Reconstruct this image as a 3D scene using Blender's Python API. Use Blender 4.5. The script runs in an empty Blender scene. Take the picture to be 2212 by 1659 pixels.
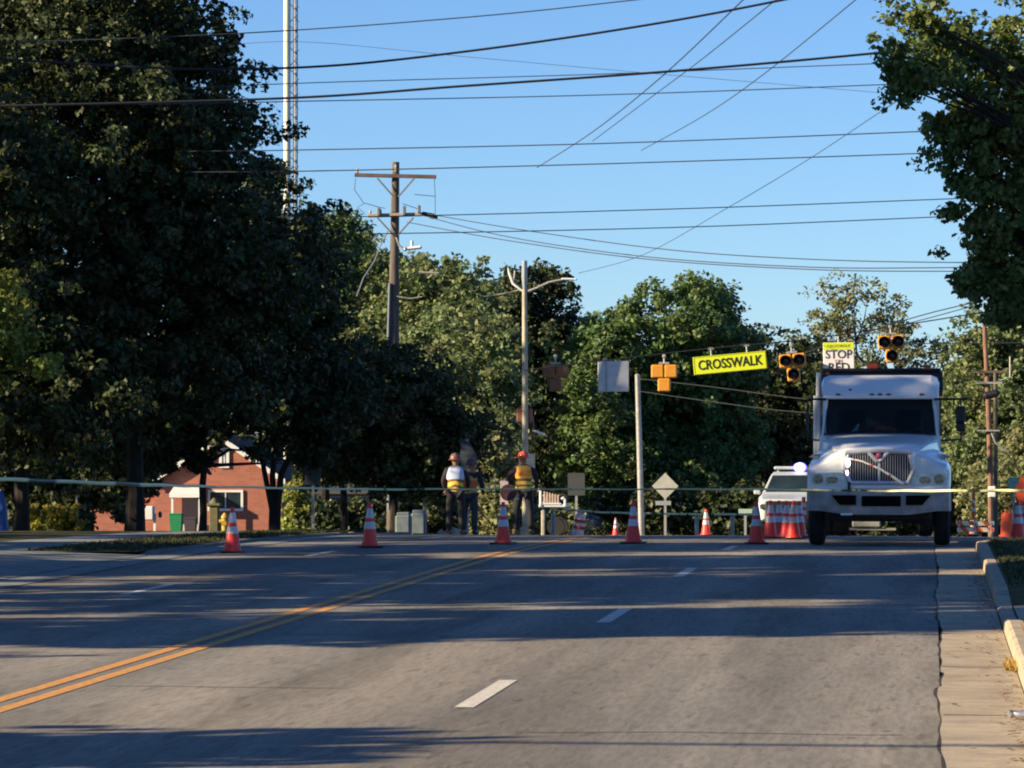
import bpy, math, random
import numpy as np
from mathutils import Vector, Matrix
R = math.radians
S = bpy.context.scene
C = S.collection

# ------------------------------------------------------------------ camera
FPX, CW, CH = 8900.0, 2212.0, 1659.0       # focal length and frame of the measured photograph, in its own pixels
YAW = math.atan((2015 - 1106) / FPX); PITCH = math.atan((910 - 829.5) / FPX)
CAMZ = 2.0
cam = bpy.data.cameras.new('camera'); co = bpy.data.objects.new('camera', cam); C.objects.link(co)
co.location = (0, 0, CAMZ)
co.rotation_euler = (math.pi/2 + PITCH, 0, YAW)
cam.sensor_width = 36; cam.lens = 36 * FPX / CW
cam.clip_start = 0.5; cam.clip_end = 6000
S.camera = co
# ------------------------------------------------------------------ sky and sun
SUN_EL = R(21); sv = Vector((-.92, -.39, 0)).normalized()
sunv = Vector((sv.x*math.cos(SUN_EL), sv.y*math.cos(SUN_EL), math.sin(SUN_EL)))
w = bpy.data.worlds.new('World'); S.world = w; w.use_nodes = True
nt = w.node_tree; nt.nodes.clear()
sky = nt.nodes.new('ShaderNodeTexSky'); sky.sky_type = 'NISHITA'; sky.sun_disc = False
sky.sun_elevation = SUN_EL; sky.sun_rotation = math.atan2(sv.x, sv.y)
sky.air_density = 0.8; sky.dust_density = 0.0; sky.ozone_density = 4.5; sky.altitude = 300
bg = nt.nodes.new('ShaderNodeBackground'); bg.inputs[1].default_value = 0.079
ow = nt.nodes.new('ShaderNodeOutputWorld')
tint = nt.nodes.new('ShaderNodeMixRGB'); tint.blend_type = 'MULTIPLY'; tint.inputs[0].default_value = 1; tint.inputs[2].default_value = (.63, .73, .86, 1)
nt.links.new(sky.outputs[0], tint.inputs[1]); nt.links.new(tint.outputs[0], bg.inputs[0]); nt.links.new(bg.outputs[0], ow.inputs[0])
sl = bpy.data.lights.new('sun', 'SUN'); sl.energy = 5.0; sl.angle = R(0.5); sl.color = (1.0, 0.80, 0.51)
so = bpy.data.objects.new('sun', sl); C.objects.link(so); so.rotation_euler = sunv.to_track_quat('Z', 'Y').to_euler()
so.location = (-60, -30, 60)
S.view_settings.view_transform = 'Standard'; S.view_settings.look = 'None'
S.view_settings.exposure = 1.2; S.view_settings.gamma = 1
S.render.engine = 'CYCLES'
S.cycles.filter_width = 2.0
S.cycles.max_bounces = 6; S.cycles.transparent_max_bounces = 8

# ------------------------------------------------------------------ helpers
camM = co.rotation_euler.to_matrix()
def at(px, py, Y):
    """the world point seen at photo pixel (px, py) that lies at distance Y up the road"""
    d = camM @ Vector(((px - CW/2)/FPX, (CH/2 - py)/FPX, -1))
    return Vector((0, 0, CAMZ)) + d * (Y / d.y)
def gz(Y):
    if Y < 56: return 0.0
    if Y < 88.5: return -0.00043*(Y-56)**2
    if Y < 300: return -0.4542 - 0.02795*(Y-88.5)
    return -0.4542 - 0.02795*211.5
def gx(px, Y): return at(px, 1100, Y).x
def foot(px, Y, dz=0): return Vector((gx(px, Y), Y, gz(Y) + dz))

def nodes_mat(name):
    m = bpy.data.materials.new(name); m.use_nodes = True
    return m, m.node_tree, m.node_tree.nodes['Principled BSDF']
def link(t, a, b): t.links.new(a, b)
def mat(name, col, rough=.6, metal=0, var=.12, scale=6, bump=0, bscale=40, emit=None, spec=.5, col2=None, stretch=None, alpha=None, coat=0):
    m, t, b = nodes_mat(name)
    b.inputs['Roughness'].default_value = rough; b.inputs['Metallic'].default_value = metal
    b.inputs['Specular IOR Level'].default_value = spec
    if coat: b.inputs['Coat Weight'].default_value = coat
    tc = t.nodes.new('ShaderNodeTexCoord'); mp = t.nodes.new('ShaderNodeMapping')
    link(t, tc.outputs['Object'], mp.inputs[0])
    if stretch: mp.inputs['Scale'].default_value = stretch
    n = t.nodes.new('ShaderNodeTexNoise'); n.inputs['Scale'].default_value = scale; n.inputs['Detail'].default_value = 6
    link(t, mp.outputs[0], n.inputs[0])
    r = t.nodes.new('ShaderNodeValToRGB'); r.color_ramp.elements[0].position = .3; r.color_ramp.elements[1].position = .7
    c2 = col2 or tuple(c*(1-var) for c in col)
    hi = tuple(min(1, c*(1+var*.6)) for c in col)
    r.color_ramp.elements[0].color = (*c2, 1); r.color_ramp.elements[1].color = (*hi, 1)
    link(t, n.outputs[0], r.inputs[0]); link(t, r.outputs[0], b.inputs['Base Color'])
    if bump:
        n2 = t.nodes.new('ShaderNodeTexNoise'); n2.inputs['Scale'].default_value = bscale; n2.inputs['Detail'].default_value = 5
        link(t, mp.outputs[0], n2.inputs[0])
        bu = t.nodes.new('ShaderNodeBump'); bu.inputs['Strength'].default_value = bump; bu.inputs['Distance'].default_value = .02
        link(t, n2.outputs[0], bu.inputs['Height']); link(t, bu.outputs[0], b.inputs['Normal'])
    if emit:
        b.inputs['Emission Color'].default_value = (*emit[0], 1); b.inputs['Emission Strength'].default_value = emit[1]
    if alpha is not None: b.inputs['Alpha'].default_value = alpha
    return m
def bands(name, axis, stops, rough=.6, scale=1.0, wob=0):
    """colour bands along an object axis; stops = [(height, colour), ...] in metres/scale"""
    m, t, b = nodes_mat(name); b.inputs['Roughness'].default_value = rough
    tc = t.nodes.new('ShaderNodeTexCoord'); sp = t.nodes.new('ShaderNodeSeparateXYZ')
    link(t, tc.outputs['Object'], sp.inputs[0])
    src = sp.outputs[axis]
    if wob:   # chevron: shift height with |x|
        ab = t.nodes.new('ShaderNodeMath'); ab.operation = 'ABSOLUTE'; link(t, sp.outputs[0], ab.inputs[0])
        mu = t.nodes.new('ShaderNodeMath'); mu.operation = 'MULTIPLY_ADD'; mu.inputs[1].default_value = wob
        link(t, ab.outputs[0], mu.inputs[0]); link(t, src, mu.inputs[2]); src = mu.outputs[0]
    dv = t.nodes.new('ShaderNodeMath'); dv.operation = 'DIVIDE'; dv.inputs[1].default_value = scale; link(t, src, dv.inputs[0])
    r = t.nodes.new('ShaderNodeValToRGB'); r.color_ramp.interpolation = 'CONSTANT'
    els = r.color_ramp.elements
    while len(els) < len(stops): els.new(0.5)
    for e, (p, c) in zip(els, stops): e.position = p/scale; e.color = (*c, 1)
    link(t, dv.outputs[0], r.inputs[0]); link(t, r.outputs[0], b.inputs['Base Color'])
    return m
def leafmat(name, col, var=.35, hue=.03, trans=.3):
    m, t, b = nodes_mat(name); out = t.nodes['Material Output']
    g = t.nodes.new('ShaderNodeNewGeometry')
    tc = t.nodes.new('ShaderNodeTexCoord')
    n = t.nodes.new('ShaderNodeTexNoise'); n.inputs['Scale'].default_value = .7; link(t, tc.outputs['Object'], n.inputs[0])
    h = t.nodes.new('ShaderNodeHueSaturation'); h.inputs['Color'].default_value = (*col, 1)
    mr = t.nodes.new('ShaderNodeMapRange'); mr.inputs[3].default_value = 1-var; mr.inputs[4].default_value = 1+var
    link(t, g.outputs['Random Per Island'], mr.inputs[0]); link(t, mr.outputs[0], h.inputs['Value'])
    mr2 = t.nodes.new('ShaderNodeMapRange'); mr2.inputs[1].default_value = .3; mr2.inputs[2].default_value = .7
    mr2.inputs[3].default_value = .5-hue; mr2.inputs[4].default_value = .5+hue
    link(t, n.outputs[0], mr2.inputs[0]); link(t, mr2.outputs[0], h.inputs['Hue'])
    link(t, h.outputs[0], b.inputs['Base Color']); b.inputs['Roughness'].default_value = .5
    b.inputs['Specular IOR Level'].default_value = .25
    tr = t.nodes.new('ShaderNodeBsdfTranslucent'); link(t, h.outputs[0], tr.inputs[0])
    mx = t.nodes.new('ShaderNodeMixShader'); mx.inputs[0].default_value = trans
    link(t, b.outputs[0], mx.inputs[1]); link(t, tr.outputs[0], mx.inputs[2]); link(t, mx.outputs[0], out.inputs[0])
    return m

class MB:
    def __init__(s): s.v = []; s.f = []; s.sm = []
    def add(s, vs, fs, smooth=False):
        o = len(s.v); s.v += [tuple(v) for v in vs]; s.f += [tuple(i+o for i in f) for f in fs]; s.sm += [smooth]*len(fs); return s
    def box(s, c, d, rz=0, rx=0, ry=0, bev=0):
        x, y, z = d[0]/2, d[1]/2, d[2]/2
        M = Matrix.Rotation(rz, 3, 'Z') @ Matrix.Rotation(ry, 3, 'Y') @ Matrix.Rotation(rx, 3, 'X'); c = Vector(c)
        if bev:
            b = min(bev, x*.9, y*.9, z*.9)
            pts = []; idx = {}
            for sx in (-1, 1):
                for sy in (-1, 1):
                    for sz in (-1, 1):
                        for k, q in enumerate(((x, y-b, z-b), (x-b, y, z-b), (x-b, y-b, z))):
                            idx[(sx, sy, sz, k)] = len(pts); pts.append(c + M @ Vector((sx*q[0], sy*q[1], sz*q[2])))
            fs = []
            def q4(l): fs.append(tuple(idx[i] for i in l))
            for sg in (-1, 1):
                q4([(sg, a, b_, 0) for a, b_ in ((-1, -1), (1, -1), (1, 1), (-1, 1))][::sg])
                q4([(a, sg, b_, 1) for a, b_ in ((-1, -1), (-1, 1), (1, 1), (1, -1))][::sg])
                q4([(a, b_, sg, 2) for a, b_ in ((-1, -1), (1, -1), (1, 1), (-1, 1))][::sg])
            for a in (-1, 1):
                for b_ in (-1, 1):
                    o = a*b_
                    q4([(a, b_, -1, 0), (a, b_, -1, 1), (a, b_, 1, 1), (a, b_, 1, 0)][::o])
                    q4([(a, -1, b_, 0), (a, 1, b_, 0), (a, 1, b_, 2), (a, -1, b_, 2)][::o])
                    q4([(-1, a, b_, 1), (-1, a, b_, 2), (1, a, b_, 2), (1, a, b_, 1)][::o])
                    for e in (-1, 1): q4([(a, b_, e, 0), (a, b_, e, 1), (a, b_, e, 2)][::a*b_*e])
            return s.add(pts, fs)
        vs = [c + M @ Vector((a*x, b*y, e*z)) for a in (-1, 1) for b in (-1, 1) for e in (-1, 1)]
        return s.add(vs, [(0, 1, 3, 2), (4, 6, 7, 5), (0, 4, 5, 1), (2, 3, 7, 6), (0, 2, 6, 4), (1, 5, 7, 3)])
    def tube(s, pts, rad, n=8, cap=True):
        pts = [Vector(p) for p in pts]; k = len(pts)
        rs = rad if isinstance(rad, (list, tuple)) else [rad]*k
        vs = []; up = None
        for i, p in enumerate(pts):
            t = (pts[min(i+1, k-1)] - pts[max(i-1, 0)]).normalized()
            if up is None: up = Vector((0, 0, 1)) if abs(t.z) < .9 else Vector((1, 0, 0))
            a = t.cross(up)
            if a.length < 1e-4: a = t.orthogonal()
            a.normalize(); b = a.cross(t).normalized(); up = b
            for j in range(n):
                q = 2*math.pi*j/n; vs.append(p + (a*math.cos(q) + b*math.sin(q))*rs[i])
        fs = [(i*n+j, i*n+(j+1) % n, (i+1)*n+(j+1) % n, (i+1)*n+j) for i in range(k-1) for j in range(n)]
        s.add(vs, fs, True)
        if cap:
            o = len(s.v)-len(vs)
            s.f += [tuple(o+j for j in range(n))[::-1], tuple(o+(k-1)*n+j for j in range(n))]; s.sm += [False, False]
        return s
    def lathe(s, c, prof, n=16, axis='Z'):
        c = Vector(c); vs = []
        for r, h in prof:
            for j in range(n):
                q = 2*math.pi*j/n; x, y = r*math.cos(q), r*math.sin(q)
                p = {'Z': (x, y, h), 'Y': (x, h, y), 'X': (h, x, y)}[axis]; vs.append(c + Vector(p))
        k = len(prof)
        s.add(vs, [(i*n+j, i*n+(j+1) % n, (i+1)*n+(j+1) % n, (i+1)*n+j) for i in range(k-1) for j in range(n)], True)
        o = len(s.v)-len(vs)
        s.f += [tuple(o+j for j in range(n))[::-1], tuple(o+(k-1)*n+j for j in range(n))]; s.sm += [False, False]
        return s
    def prism(s, poly, y0, y1):
        """polygon in x,z extruded along y"""
        n = len(poly); vs = [(x, y0, z) for x, z in poly] + [(x, y1, z) for x, z in poly]
        return s.add(vs, [tuple(range(n)), tuple(range(2*n-1, n-1, -1))] + [(i, i+n, (i+1) % n+n, (i+1) % n) for i in range(n)])
    def loft(s, secs, closed=True, smooth=True, cap=True):
        n = len(secs[0]); vs = [p for q in secs for p in q]; k = len(secs)
        m = n if closed else n-1
        s.add(vs, [(i*n+j, i*n+(j+1) % n, (i+1)*n+(j+1) % n, (i+1)*n+j) for i in range(k-1) for j in range(m)], smooth)
        if cap and closed:
            o = len(s.v)-len(vs)
            s.f += [tuple(o+j for j in range(n))[::-1], tuple(o+(k-1)*n+j for j in range(n))]; s.sm += [False, False]
        return s
    def ball(s, c, r, n=10, m=7):
        r = r if isinstance(r, (list, tuple)) else (r, r, r)
        c = Vector(c); vs = [c + Vector((0, 0, r[2]))]
        for i in range(1, m):
            for j in range(n):
                a, b = math.pi*i/m, 2*math.pi*j/n
                vs.append(c + Vector((r[0]*math.sin(a)*math.cos(b), r[1]*math.sin(a)*math.sin(b), r[2]*math.cos(a))))
        vs.append(c - Vector((0, 0, r[2])))
        fs = [(0, 1+j, 1+(j+1) % n) for j in range(n)]
        fs += [(1+i*n+j, 1+(i+1)*n+j, 1+(i+1)*n+(j+1) % n, 1+i*n+(j+1) % n) for i in range(m-2) for j in range(n)]
        L = len(vs)-1; fs += [(L, 1+(m-2)*n+(j+1) % n, 1+(m-2)*n+j) for j in range(n)]
        return s.add(vs, fs, True)
    def build(s, name, m, parent=None):
        me = bpy.data.meshes.new(name); me.from_pydata(s.v, [], s.f); me.validate()
        if len(me.polygons) == len(s.sm):
            me.polygons.foreach_set('use_smooth', s.sm)
            if any(s.sm) and len(s.sm) < 4000: me.set_sharp_from_angle(angle=R(34))
        me.materials.append(m); o = bpy.data.objects.new(name, me); C.objects.link(o)
        if parent: o.parent = parent
        return o
def thing(name, label, cat, loc=(0, 0, 0), rz=0, group=None):
    o = bpy.data.objects.new(name, None); C.objects.link(o); o.empty_display_size = .2
    o.location = loc; o.rotation_euler = (0, 0, rz); o['label'] = label; o['category'] = cat
    if group: o['group'] = group
    return o
def tag(o, label=None, cat=None, group=None, kind=None):
    if label: o['label'] = label
    if cat: o['category'] = cat
    if group: o['group'] = group
    if kind: o['kind'] = kind
    return o
def dup(o, loc, rz, label, group=None):
    def rec(a, par):
        c = a.copy(); C.objects.link(c)
        if par: c.parent = par
        for k in kids[a.name]: rec(k, c)
        return c
    kids = {}
    def scan(a):
        kids[a.name] = list(a.children)
        for k in a.children: scan(k)
    scan(o); c = rec(o, None); c.location = loc; c.rotation_euler = (0, 0, rz); c['label'] = label
    if group: c['group'] = group
    return c
def text_mesh(parent, txt, size, loc, m, name='lettering', sx=1.0, rot=(math.pi/2, 0, 0), ext=.004, bold=0.0):
    cu = bpy.data.curves.new('t', 'FONT'); cu.body = txt; cu.size = size; cu.extrude = ext; cu.align_x = 'CENTER'; cu.align_y = 'CENTER'; cu.offset = bold
    cu.resolution_u = 3
    o = bpy.data.objects.new('t', cu); C.objects.link(o)
    dg = bpy.context.evaluated_depsgraph_get(); me = bpy.data.meshes.new_from_object(o.evaluated_get(dg))
    bpy.data.objects.remove(o); me.materials.clear(); me.materials.append(m)
    q = bpy.data.objects.new(name, me); C.objects.link(q); q.parent = parent; q.location = loc; q.rotation_euler = rot; q.scale = (sx, 1, 1)
    return q

# ------------------------------------------------------------------ materials
M = {}
M['wire'] = mat('wire_black', (.012, .014, .02), .5)
M['wire_thin'] = mat('wire_weathered', (.035, .045, .065), .5)
M['galv'] = mat('galvanised_steel', (.34, .34, .33), .5, .2, .25, 9)
M['concrete_pole'] = mat('pale_pole_paint', (.40, .37, .28), .6, 0, .2, 5)
M['wood_pole'] = mat('weathered_pole_wood', (.12, .10, .085), .9, 0, .4, 4, .4, 30, stretch=(4, 4, .4))
M['wood_arm'] = mat('crossarm_wood', (.11, .08, .075), .9, 0, .3, 6)
M['white'] = mat('white_paint', (.72, .73, .74), .35, 0, .05, 3)
M['truck_white'] = mat('truck_white_paint', (.78, .80, .82), .25, 0, .05, 1.5, coat=.4)
M['black'] = mat('black_plastic', (.012, .012, .014), .5)
M['rubber'] = mat('tyre_rubber', (.018, .018, .02), .85, 0, .3, 14, .3)
M['shade_fill'] = mat('recess_shade', (.004, .004, .005), .9, spec=.1)  # near-black colour paints the shade inside grille and bumper openings
M['under'] = mat('underbody_grime', (.02, .02, .022), .8, 0, .4, 6)
M['chrome'] = mat('dull_chrome', (.62, .65, .70), .28, .5, .15, 8)
M['bumper'] = mat('dusty_bumper', (.33, .33, .34), .5, .1, .35, 5)
M['lens'] = mat('headlamp_lens', (.17, .17, .17), .12, .5, .6, 26)
M['red_lens'] = mat('red_marker_lens', (.35, .03, .02), .25)
M['amber'] = mat('amber_lens', (.5, .10, .03), .3)
M['signal'] = mat('signal_yellow_housing', (.62, .27, .03), .45, 0, .15, 8)
M['signal_red'] = mat('dark_signal_lens', (.018, .006, .006), .25)
M['sign_yellow'] = mat('fluorescent_yellow_sheeting', (.62, .72, .02), .4, 0, .05, 4)
M['sign_back'] = mat('aluminium_sign_back', (.45, .46, .47), .35, .45, .12, 5)
M['ink'] = mat('black_lettering', (.012, .012, .012), .5)
M['sign_white'] = mat('white_sheeting', (.72, .72, .72), .4, 0, .06, 5)
M['brick'] = None
M['orange'] = mat('safety_orange', (.80, .10, .03), .5, 0, .1, 8)
M['cone'] = mat('cone_orange_red', (1.0, .055, .045), .45, 0, .12, 10)
M['cone_white'] = mat('cone_reflective_collar', (.62, .62, .66), .3, 0, .12, 14)
M['tape'] = bands('caution_tape', 0, [(0, (.55, .60, .20))], .35)
M['skin'] = mat('skin', (.30, .16, .10), .55)
M['helmet'] = mat('hard_hat_orange', (.70, .10, .05), .3)
M['denim'] = mat('dark_trousers', (.008, .011, .018), .85, 0, .3, 14, .3)
M['grey_cloth'] = mat('grey_trousers', (.045, .055, .075), .85, 0, .3, 14, .3)
M['dark_shirt'] = mat('dark_sleeves', (.02, .018, .028), .85)
M['pale_shirt'] = mat('pale_blue_shirt', (.50, .60, .80), .8)
M['bark'] = mat('tree_bark', (.022, .018, .015), .95, 0, .4, 6, .6, 20, stretch=(4, 4, .7))
M['green_bin'] = mat('green_bin_plastic', (.02, .22, .09), .45)
M['bin_grey'] = mat('dark_grey_plastic', (.06, .05, .06), .5)
M['blue_tarp'] = mat('blue_tarp', (.03, .12, .42), .5, 0, .35, 5, .4, 8)
M['roof'] = mat('dark_shingles', (.05, .048, .05), .9, 0, .3, 12)
M['glass_dark'] = mat('dark_window_glass', (.02, .035, .045), .08, 0, .4, 2)
M['yellow_paint'] = mat('yellow_road_paint', (.64, .29, .06), .75, 0, .3, 16, col2=(.36, .20, .07))
M['white_paint'] = mat('white_road_paint', (.64, .61, .54), .75, 0, .25, 16, col2=(.40, .37, .33))

def windshield_mat():
    m, t, b = nodes_mat('windscreen_glass'); out = t.nodes['Material Output']
    b.inputs['Base Color'].default_value = (.01, .016, .02, 1); b.inputs['Roughness'].default_value = .05
    b.inputs['Specular IOR Level'].default_value = .35
    tr = t.nodes.new('ShaderNodeBsdfTransparent'); tr.inputs[0].default_value = (.55, .62, .62, 1)
    mx = t.nodes.new('ShaderNodeMixShader'); mx.inputs[0].default_value = .36
    link(t, tr.outputs[0], mx.inputs[1]); link(t, b.outputs[0], mx.inputs[2]); link(t, mx.outputs[0], out.inputs[0])
    return m
M['windscreen'] = windshield_mat()
def brick_mat():
    m, t, b = nodes_mat('red_brickwork'); b.inputs['Roughness'].default_value = .9
    tc = t.nodes.new('ShaderNodeTexCoord'); mp = t.nodes.new('ShaderNodeMapping'); mp.inputs['Rotation'].default_value = (R(90), 0, 0)
    link(t, tc.outputs['Object'], mp.inputs[0])
    br = t.nodes.new('ShaderNodeTexBrick'); br.inputs['Scale'].default_value = 1
    br.inputs['Brick Width'].default_value = .44; br.inputs['Row Height'].default_value = .15; br.inputs['Mortar Size'].default_value = .014
    br.inputs['Color1'].default_value = (.38, .13, .09, 1); br.inputs['Color2'].default_value = (.30, .10, .07, 1); br.inputs['Mortar'].default_value = (.28, .15, .115, 1)
    link(t, mp.outputs[0], br.inputs[0]); link(t, br.outputs[0], b.inputs['Base Color'])
    return m
M['brick'] = brick_mat()

# ------------------------------------------------------------------ ground
def ground_mat(name, c1, c2, c3, s1, s2, bump=.3, rough=.95, streak=None, speck=0, tracks=0):
    m, t, b = nodes_mat(name); b.inputs['Roughness'].default_value = rough; b.inputs['Specular IOR Level'].default_value = .2
    tc = t.nodes.new('ShaderNodeTexCoord')
    def noise(sc, det=6, st=None):
        n = t.nodes.new('ShaderNodeTexNoise'); n.inputs['Scale'].default_value = sc; n.inputs['Detail'].default_value = det
        if st:
            mp = t.nodes.new('ShaderNodeMapping'); mp.inputs['Scale'].default_value = st; link(t, tc.outputs['Object'], mp.inputs[0]); link(t, mp.outputs[0], n.inputs[0])
        else: link(t, tc.outputs['Object'], n.inputs[0])
        return n
    def ramp(n, a, b_, ca, cb):
        r = t.nodes.new('ShaderNodeValToRGB'); e = r.color_ramp.elements; e[0].position = a; e[1].position = b_; e[0].color = (*ca, 1); e[1].color = (*cb, 1)
        link(t, n.outputs[0], r.inputs[0]); return r
    r1 = ramp(noise(s1, 5, streak), .35, .65, c1, c2); r2 = noise(s2, 8, (1, .09, 1) if tracks else None)
    mr = t.nodes.new('ShaderNodeMapRange'); mr.inputs[1].default_value = .45; mr.inputs[2].default_value = .75; link(t, r2.outputs[0], mr.inputs[0])
    mx = t.nodes.new('ShaderNodeMixRGB'); mx.inputs[2].default_value = (*c3, 1)
    link(t, mr.outputs[0], mx.inputs[0]); link(t, r1.outputs[0], mx.inputs[1])
    last = mx.outputs[0]
    if tracks:
        for st, lo, hi, a in (((1.3, .03, 1), .35, .65, tracks), ((.9, .07, 1), .50, .56, tracks*.9), ((4, .3, 1), .56, .70, tracks*.8), ((.35, .025, 1), .5, .53, tracks*.6), ((22, 2.2, 1), .40, .62, tracks*1.0), ((9, 1.2, 1), .60, .66, tracks*1.3)):
            nn = noise(1, 7, st); m4 = t.nodes.new('ShaderNodeMapRange'); m4.inputs[1].default_value = lo; m4.inputs[2].default_value = hi; m4.inputs[3].default_value = 1+a*.5; m4.inputs[4].default_value = 1-a
            link(t, nn.outputs[0], m4.inputs[0]); m5 = t.nodes.new('ShaderNodeMixRGB'); m5.blend_type = 'MULTIPLY'; m5.inputs[0].default_value = 1
            link(t, last, m5.inputs[1]); link(t, m4.outputs[0], m5.inputs[2]); last = m5.outputs[0]
    if speck:
        n3 = noise(55, 2); m3 = t.nodes.new('ShaderNodeMapRange'); m3.inputs[3].default_value = 1-speck; m3.inputs[4].default_value = 1+speck
        link(t, n3.outputs[0], m3.inputs[0]); mm = t.nodes.new('ShaderNodeMixRGB'); mm.blend_type = 'MULTIPLY'; mm.inputs[0].default_value = 1
        link(t, last, mm.inputs[1]); link(t, m3.outputs[0], mm.inputs[2]); last = mm.outputs[0]
    link(t, last, b.inputs['Base Color'])
    bu = t.nodes.new('ShaderNodeBump'); bu.inputs['Strength'].default_value = bump; bu.inputs['Distance'].default_value = .012
    nb = noise(70, 4); link(t, nb.outputs[0], bu.inputs['Height']); link(t, bu.outputs[0], b.inputs['Normal'])
    return m
M['asphalt'] = ground_mat('aged_asphalt', (.165, .158, .148), (.245, .22, .19), (.14, .136, .13), .6, 1.3, .4, .9, (1, .09, 1), .6, .15)
M['concrete'] = ground_mat('gutter_concrete', (.36, .30, .23), (.45, .38, .285), (.26, .22, .17), .9, 3, .3, .9, None, .25)
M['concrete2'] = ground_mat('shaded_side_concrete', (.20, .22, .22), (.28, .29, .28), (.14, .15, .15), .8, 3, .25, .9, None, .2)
M['grass'] = ground_mat('verge_turf', (.035, .045, .015), (.06, .065, .025), (.12, .09, .035), 1.5, 5, .8, 1)
M['dirt'] = ground_mat('far_ground', (.05, .055, .025), (.07, .07, .03), (.09, .08, .05), .1, .6, .5, 1)

Yl = [5+i*3.0 for i in range(0, 100)] + [310, 350, 420, 600, 1000, 2500]
def sheet(name, x0, x1, dz, m, ys=None, y0=5, y1=320, nx=2, fx=None):
    ys = [y for y in (ys or Yl) if y0 < y < y1]; ys = [y0] + ys + [y1]
    b = MB(); vs = []
    for y in ys:
        a, c = (fx(y) if fx else (x0, x1))
        for i in range(nx): 
            x = a + (c-a)*i/(nx-1); vs.append((x, y, gz(y)+dz))
    fs = [(r*nx+i, r*nx+i+1, (r+1)*nx+i+1, (r+1)*nx+i) for r in range(len(ys)-1) for i in range(nx-1)]
    b.add(vs, fs, True)
    o = b.build(name, m); o['kind'] = 'structure'; return o
sheet('ground', -2500, 2500, -.05, M['dirt'], y0=-60, y1=2500)
sheet('road', -11.05, .05, 0, M['asphalt'], y0=-12, y1=300)
# side street crossing beyond the crest
sheet('side_street', -70, -11.05, -.012, M['asphalt'], y0=93, y1=106)
sheet('side_street_right', .05, 60, -.012, M['asphalt'], y0=67.2, y1=104)
rnd = random.Random(4)
def seam(y): return .06 + .02*math.sin(y*.37) + .010*math.sin(y*1.13+1) + .005*math.sin(y*3.7) + (.03 if 31.2 < y < 33 else 0)
sysr = [20+i*.2 for i in range(235)]
b = MB(); vs = []
for y in [10]+sysr+[67.2]:
    vs += [(seam(y)-.008-.022*abs(math.sin(y*1.9)*math.sin(y*.53+1)), y, gz(y)+.004), (seam(y)+.012, y, gz(y)+.004)]
b.add(vs, [(2*i, 2*i+1, 2*i+3, 2*i+2) for i in range(len(vs)//2-1)])
M['seam'] = mat('crack_filler', (.02, .018, .016), .9); o = b.build('pavement_seam', M['seam']); o['kind'] = 'structure'
b = MB(); vs = []
for y in [-12, 10]+sysr+[67.2]:
    vs += [(seam(y) if y > 11 else .05, y, gz(y)+.008), (.66, y, gz(y)+.008)]
b.add(vs, [(2*i, 2*i+1, 2*i+3, 2*i+2) for i in range(len(vs)//2-1)])
o = b.build('gutter_pan', M['concrete']); o['kind'] = 'structure'
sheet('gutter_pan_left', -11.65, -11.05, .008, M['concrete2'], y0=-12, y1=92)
# joints in the gutter
b = MB()
for y in (23.6, 28.1, 33.6, 39.2, 46, 55, 63.9):
    b.box((.36, y, gz(y)+.010), (.58, .012, .004), rz=rnd.uniform(-.03, .03))
o = b.build('gutter_joints', M['seam']); o['kind'] = 'structure'
# right kerb with a driveway dip, and its return at the side street
M['kerb'] = ground_mat('kerb_concrete', (.35, .295, .225), (.44, .37, .28), (.23, .195, .15), 1.5, 5, .25, .9, None, .15)
def kerb_h(y):
    if 38.5 < y < 46.5:
        return .15 - .12*min(1, min(y-38.5, 46.5-y)/3.0)
    return .15
b = MB(); secs = []
for y in [-12, 20, 38.5]+[39+i*.5 for i in range(16)]+[50, 56, 60, 63, 65.2]:
    h = kerb_h(y); z = gz(y); secs.append([(.66, y, z-.1), (.68, y, z+h-.02), (.71, y, z+h), (.83, y, z+h), (.84, y, z-.1)])
for a in (20, 45, 70, 90):
    q = R(a); cx, cy = 2.66, 65.2; 
    def pp(r, zz): return (cx - r*math.cos(q), cy + r*math.sin(q), gz(cy)+zz-.004*r*math.sin(q))
    secs.append([pp(2.0, -.1), pp(1.98, .13), pp(1.95, .15), pp(1.83, .15), pp(1.82, -.1)])
secs.append([(40, 67.2, -.2), (40, 67.18, .08), (40, 67.15, .10), (40, 67.03, .10), (40, 67.02, -.2)])
b.loft(secs, closed=False, smooth=False); o = b.build('kerb', M['kerb']); o['kind'] = 'structure'
b = MB(); ysv = [-12, 20, 30, 38.5]+[39+i*.5 for i in range(16)]+[50, 56, 60, 63, 65.2, 67.0]; vs = []
for y in ysv:
    h = kerb_h(y); x0 = .835 if y < 65.3 else 2.7
    vs += [(x0, y, gz(y)+h-.004), (x0+.6, y, gz(y)+h+.05*(h > .1)), (6, y, gz(y)+.2), (60, y, gz(y)+.25)]
b.add(vs, [(4*r+i, 4*r+i+1, 4*r+5+i, 4*r+4+i) for r in range(len(ysv)-1) for i in range(3)], True)
o = b.build('verge_right', M['grass']); o['kind'] = 'structure'
b = MB(); b.add([(.845, 39.6, .045), (7, 39.2, .215), (7, 46, .215), (.845, 45.4, .045)], [(0, 1, 2, 3)])
o = b.build('driveway', M['concrete']); o['kind'] = 'structure'
M['kerb_dark'] = ground_mat('left_kerb_concrete', (.12, .13, .13), (.18, .18, .17), (.08, .08, .08), 1, 4)
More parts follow.
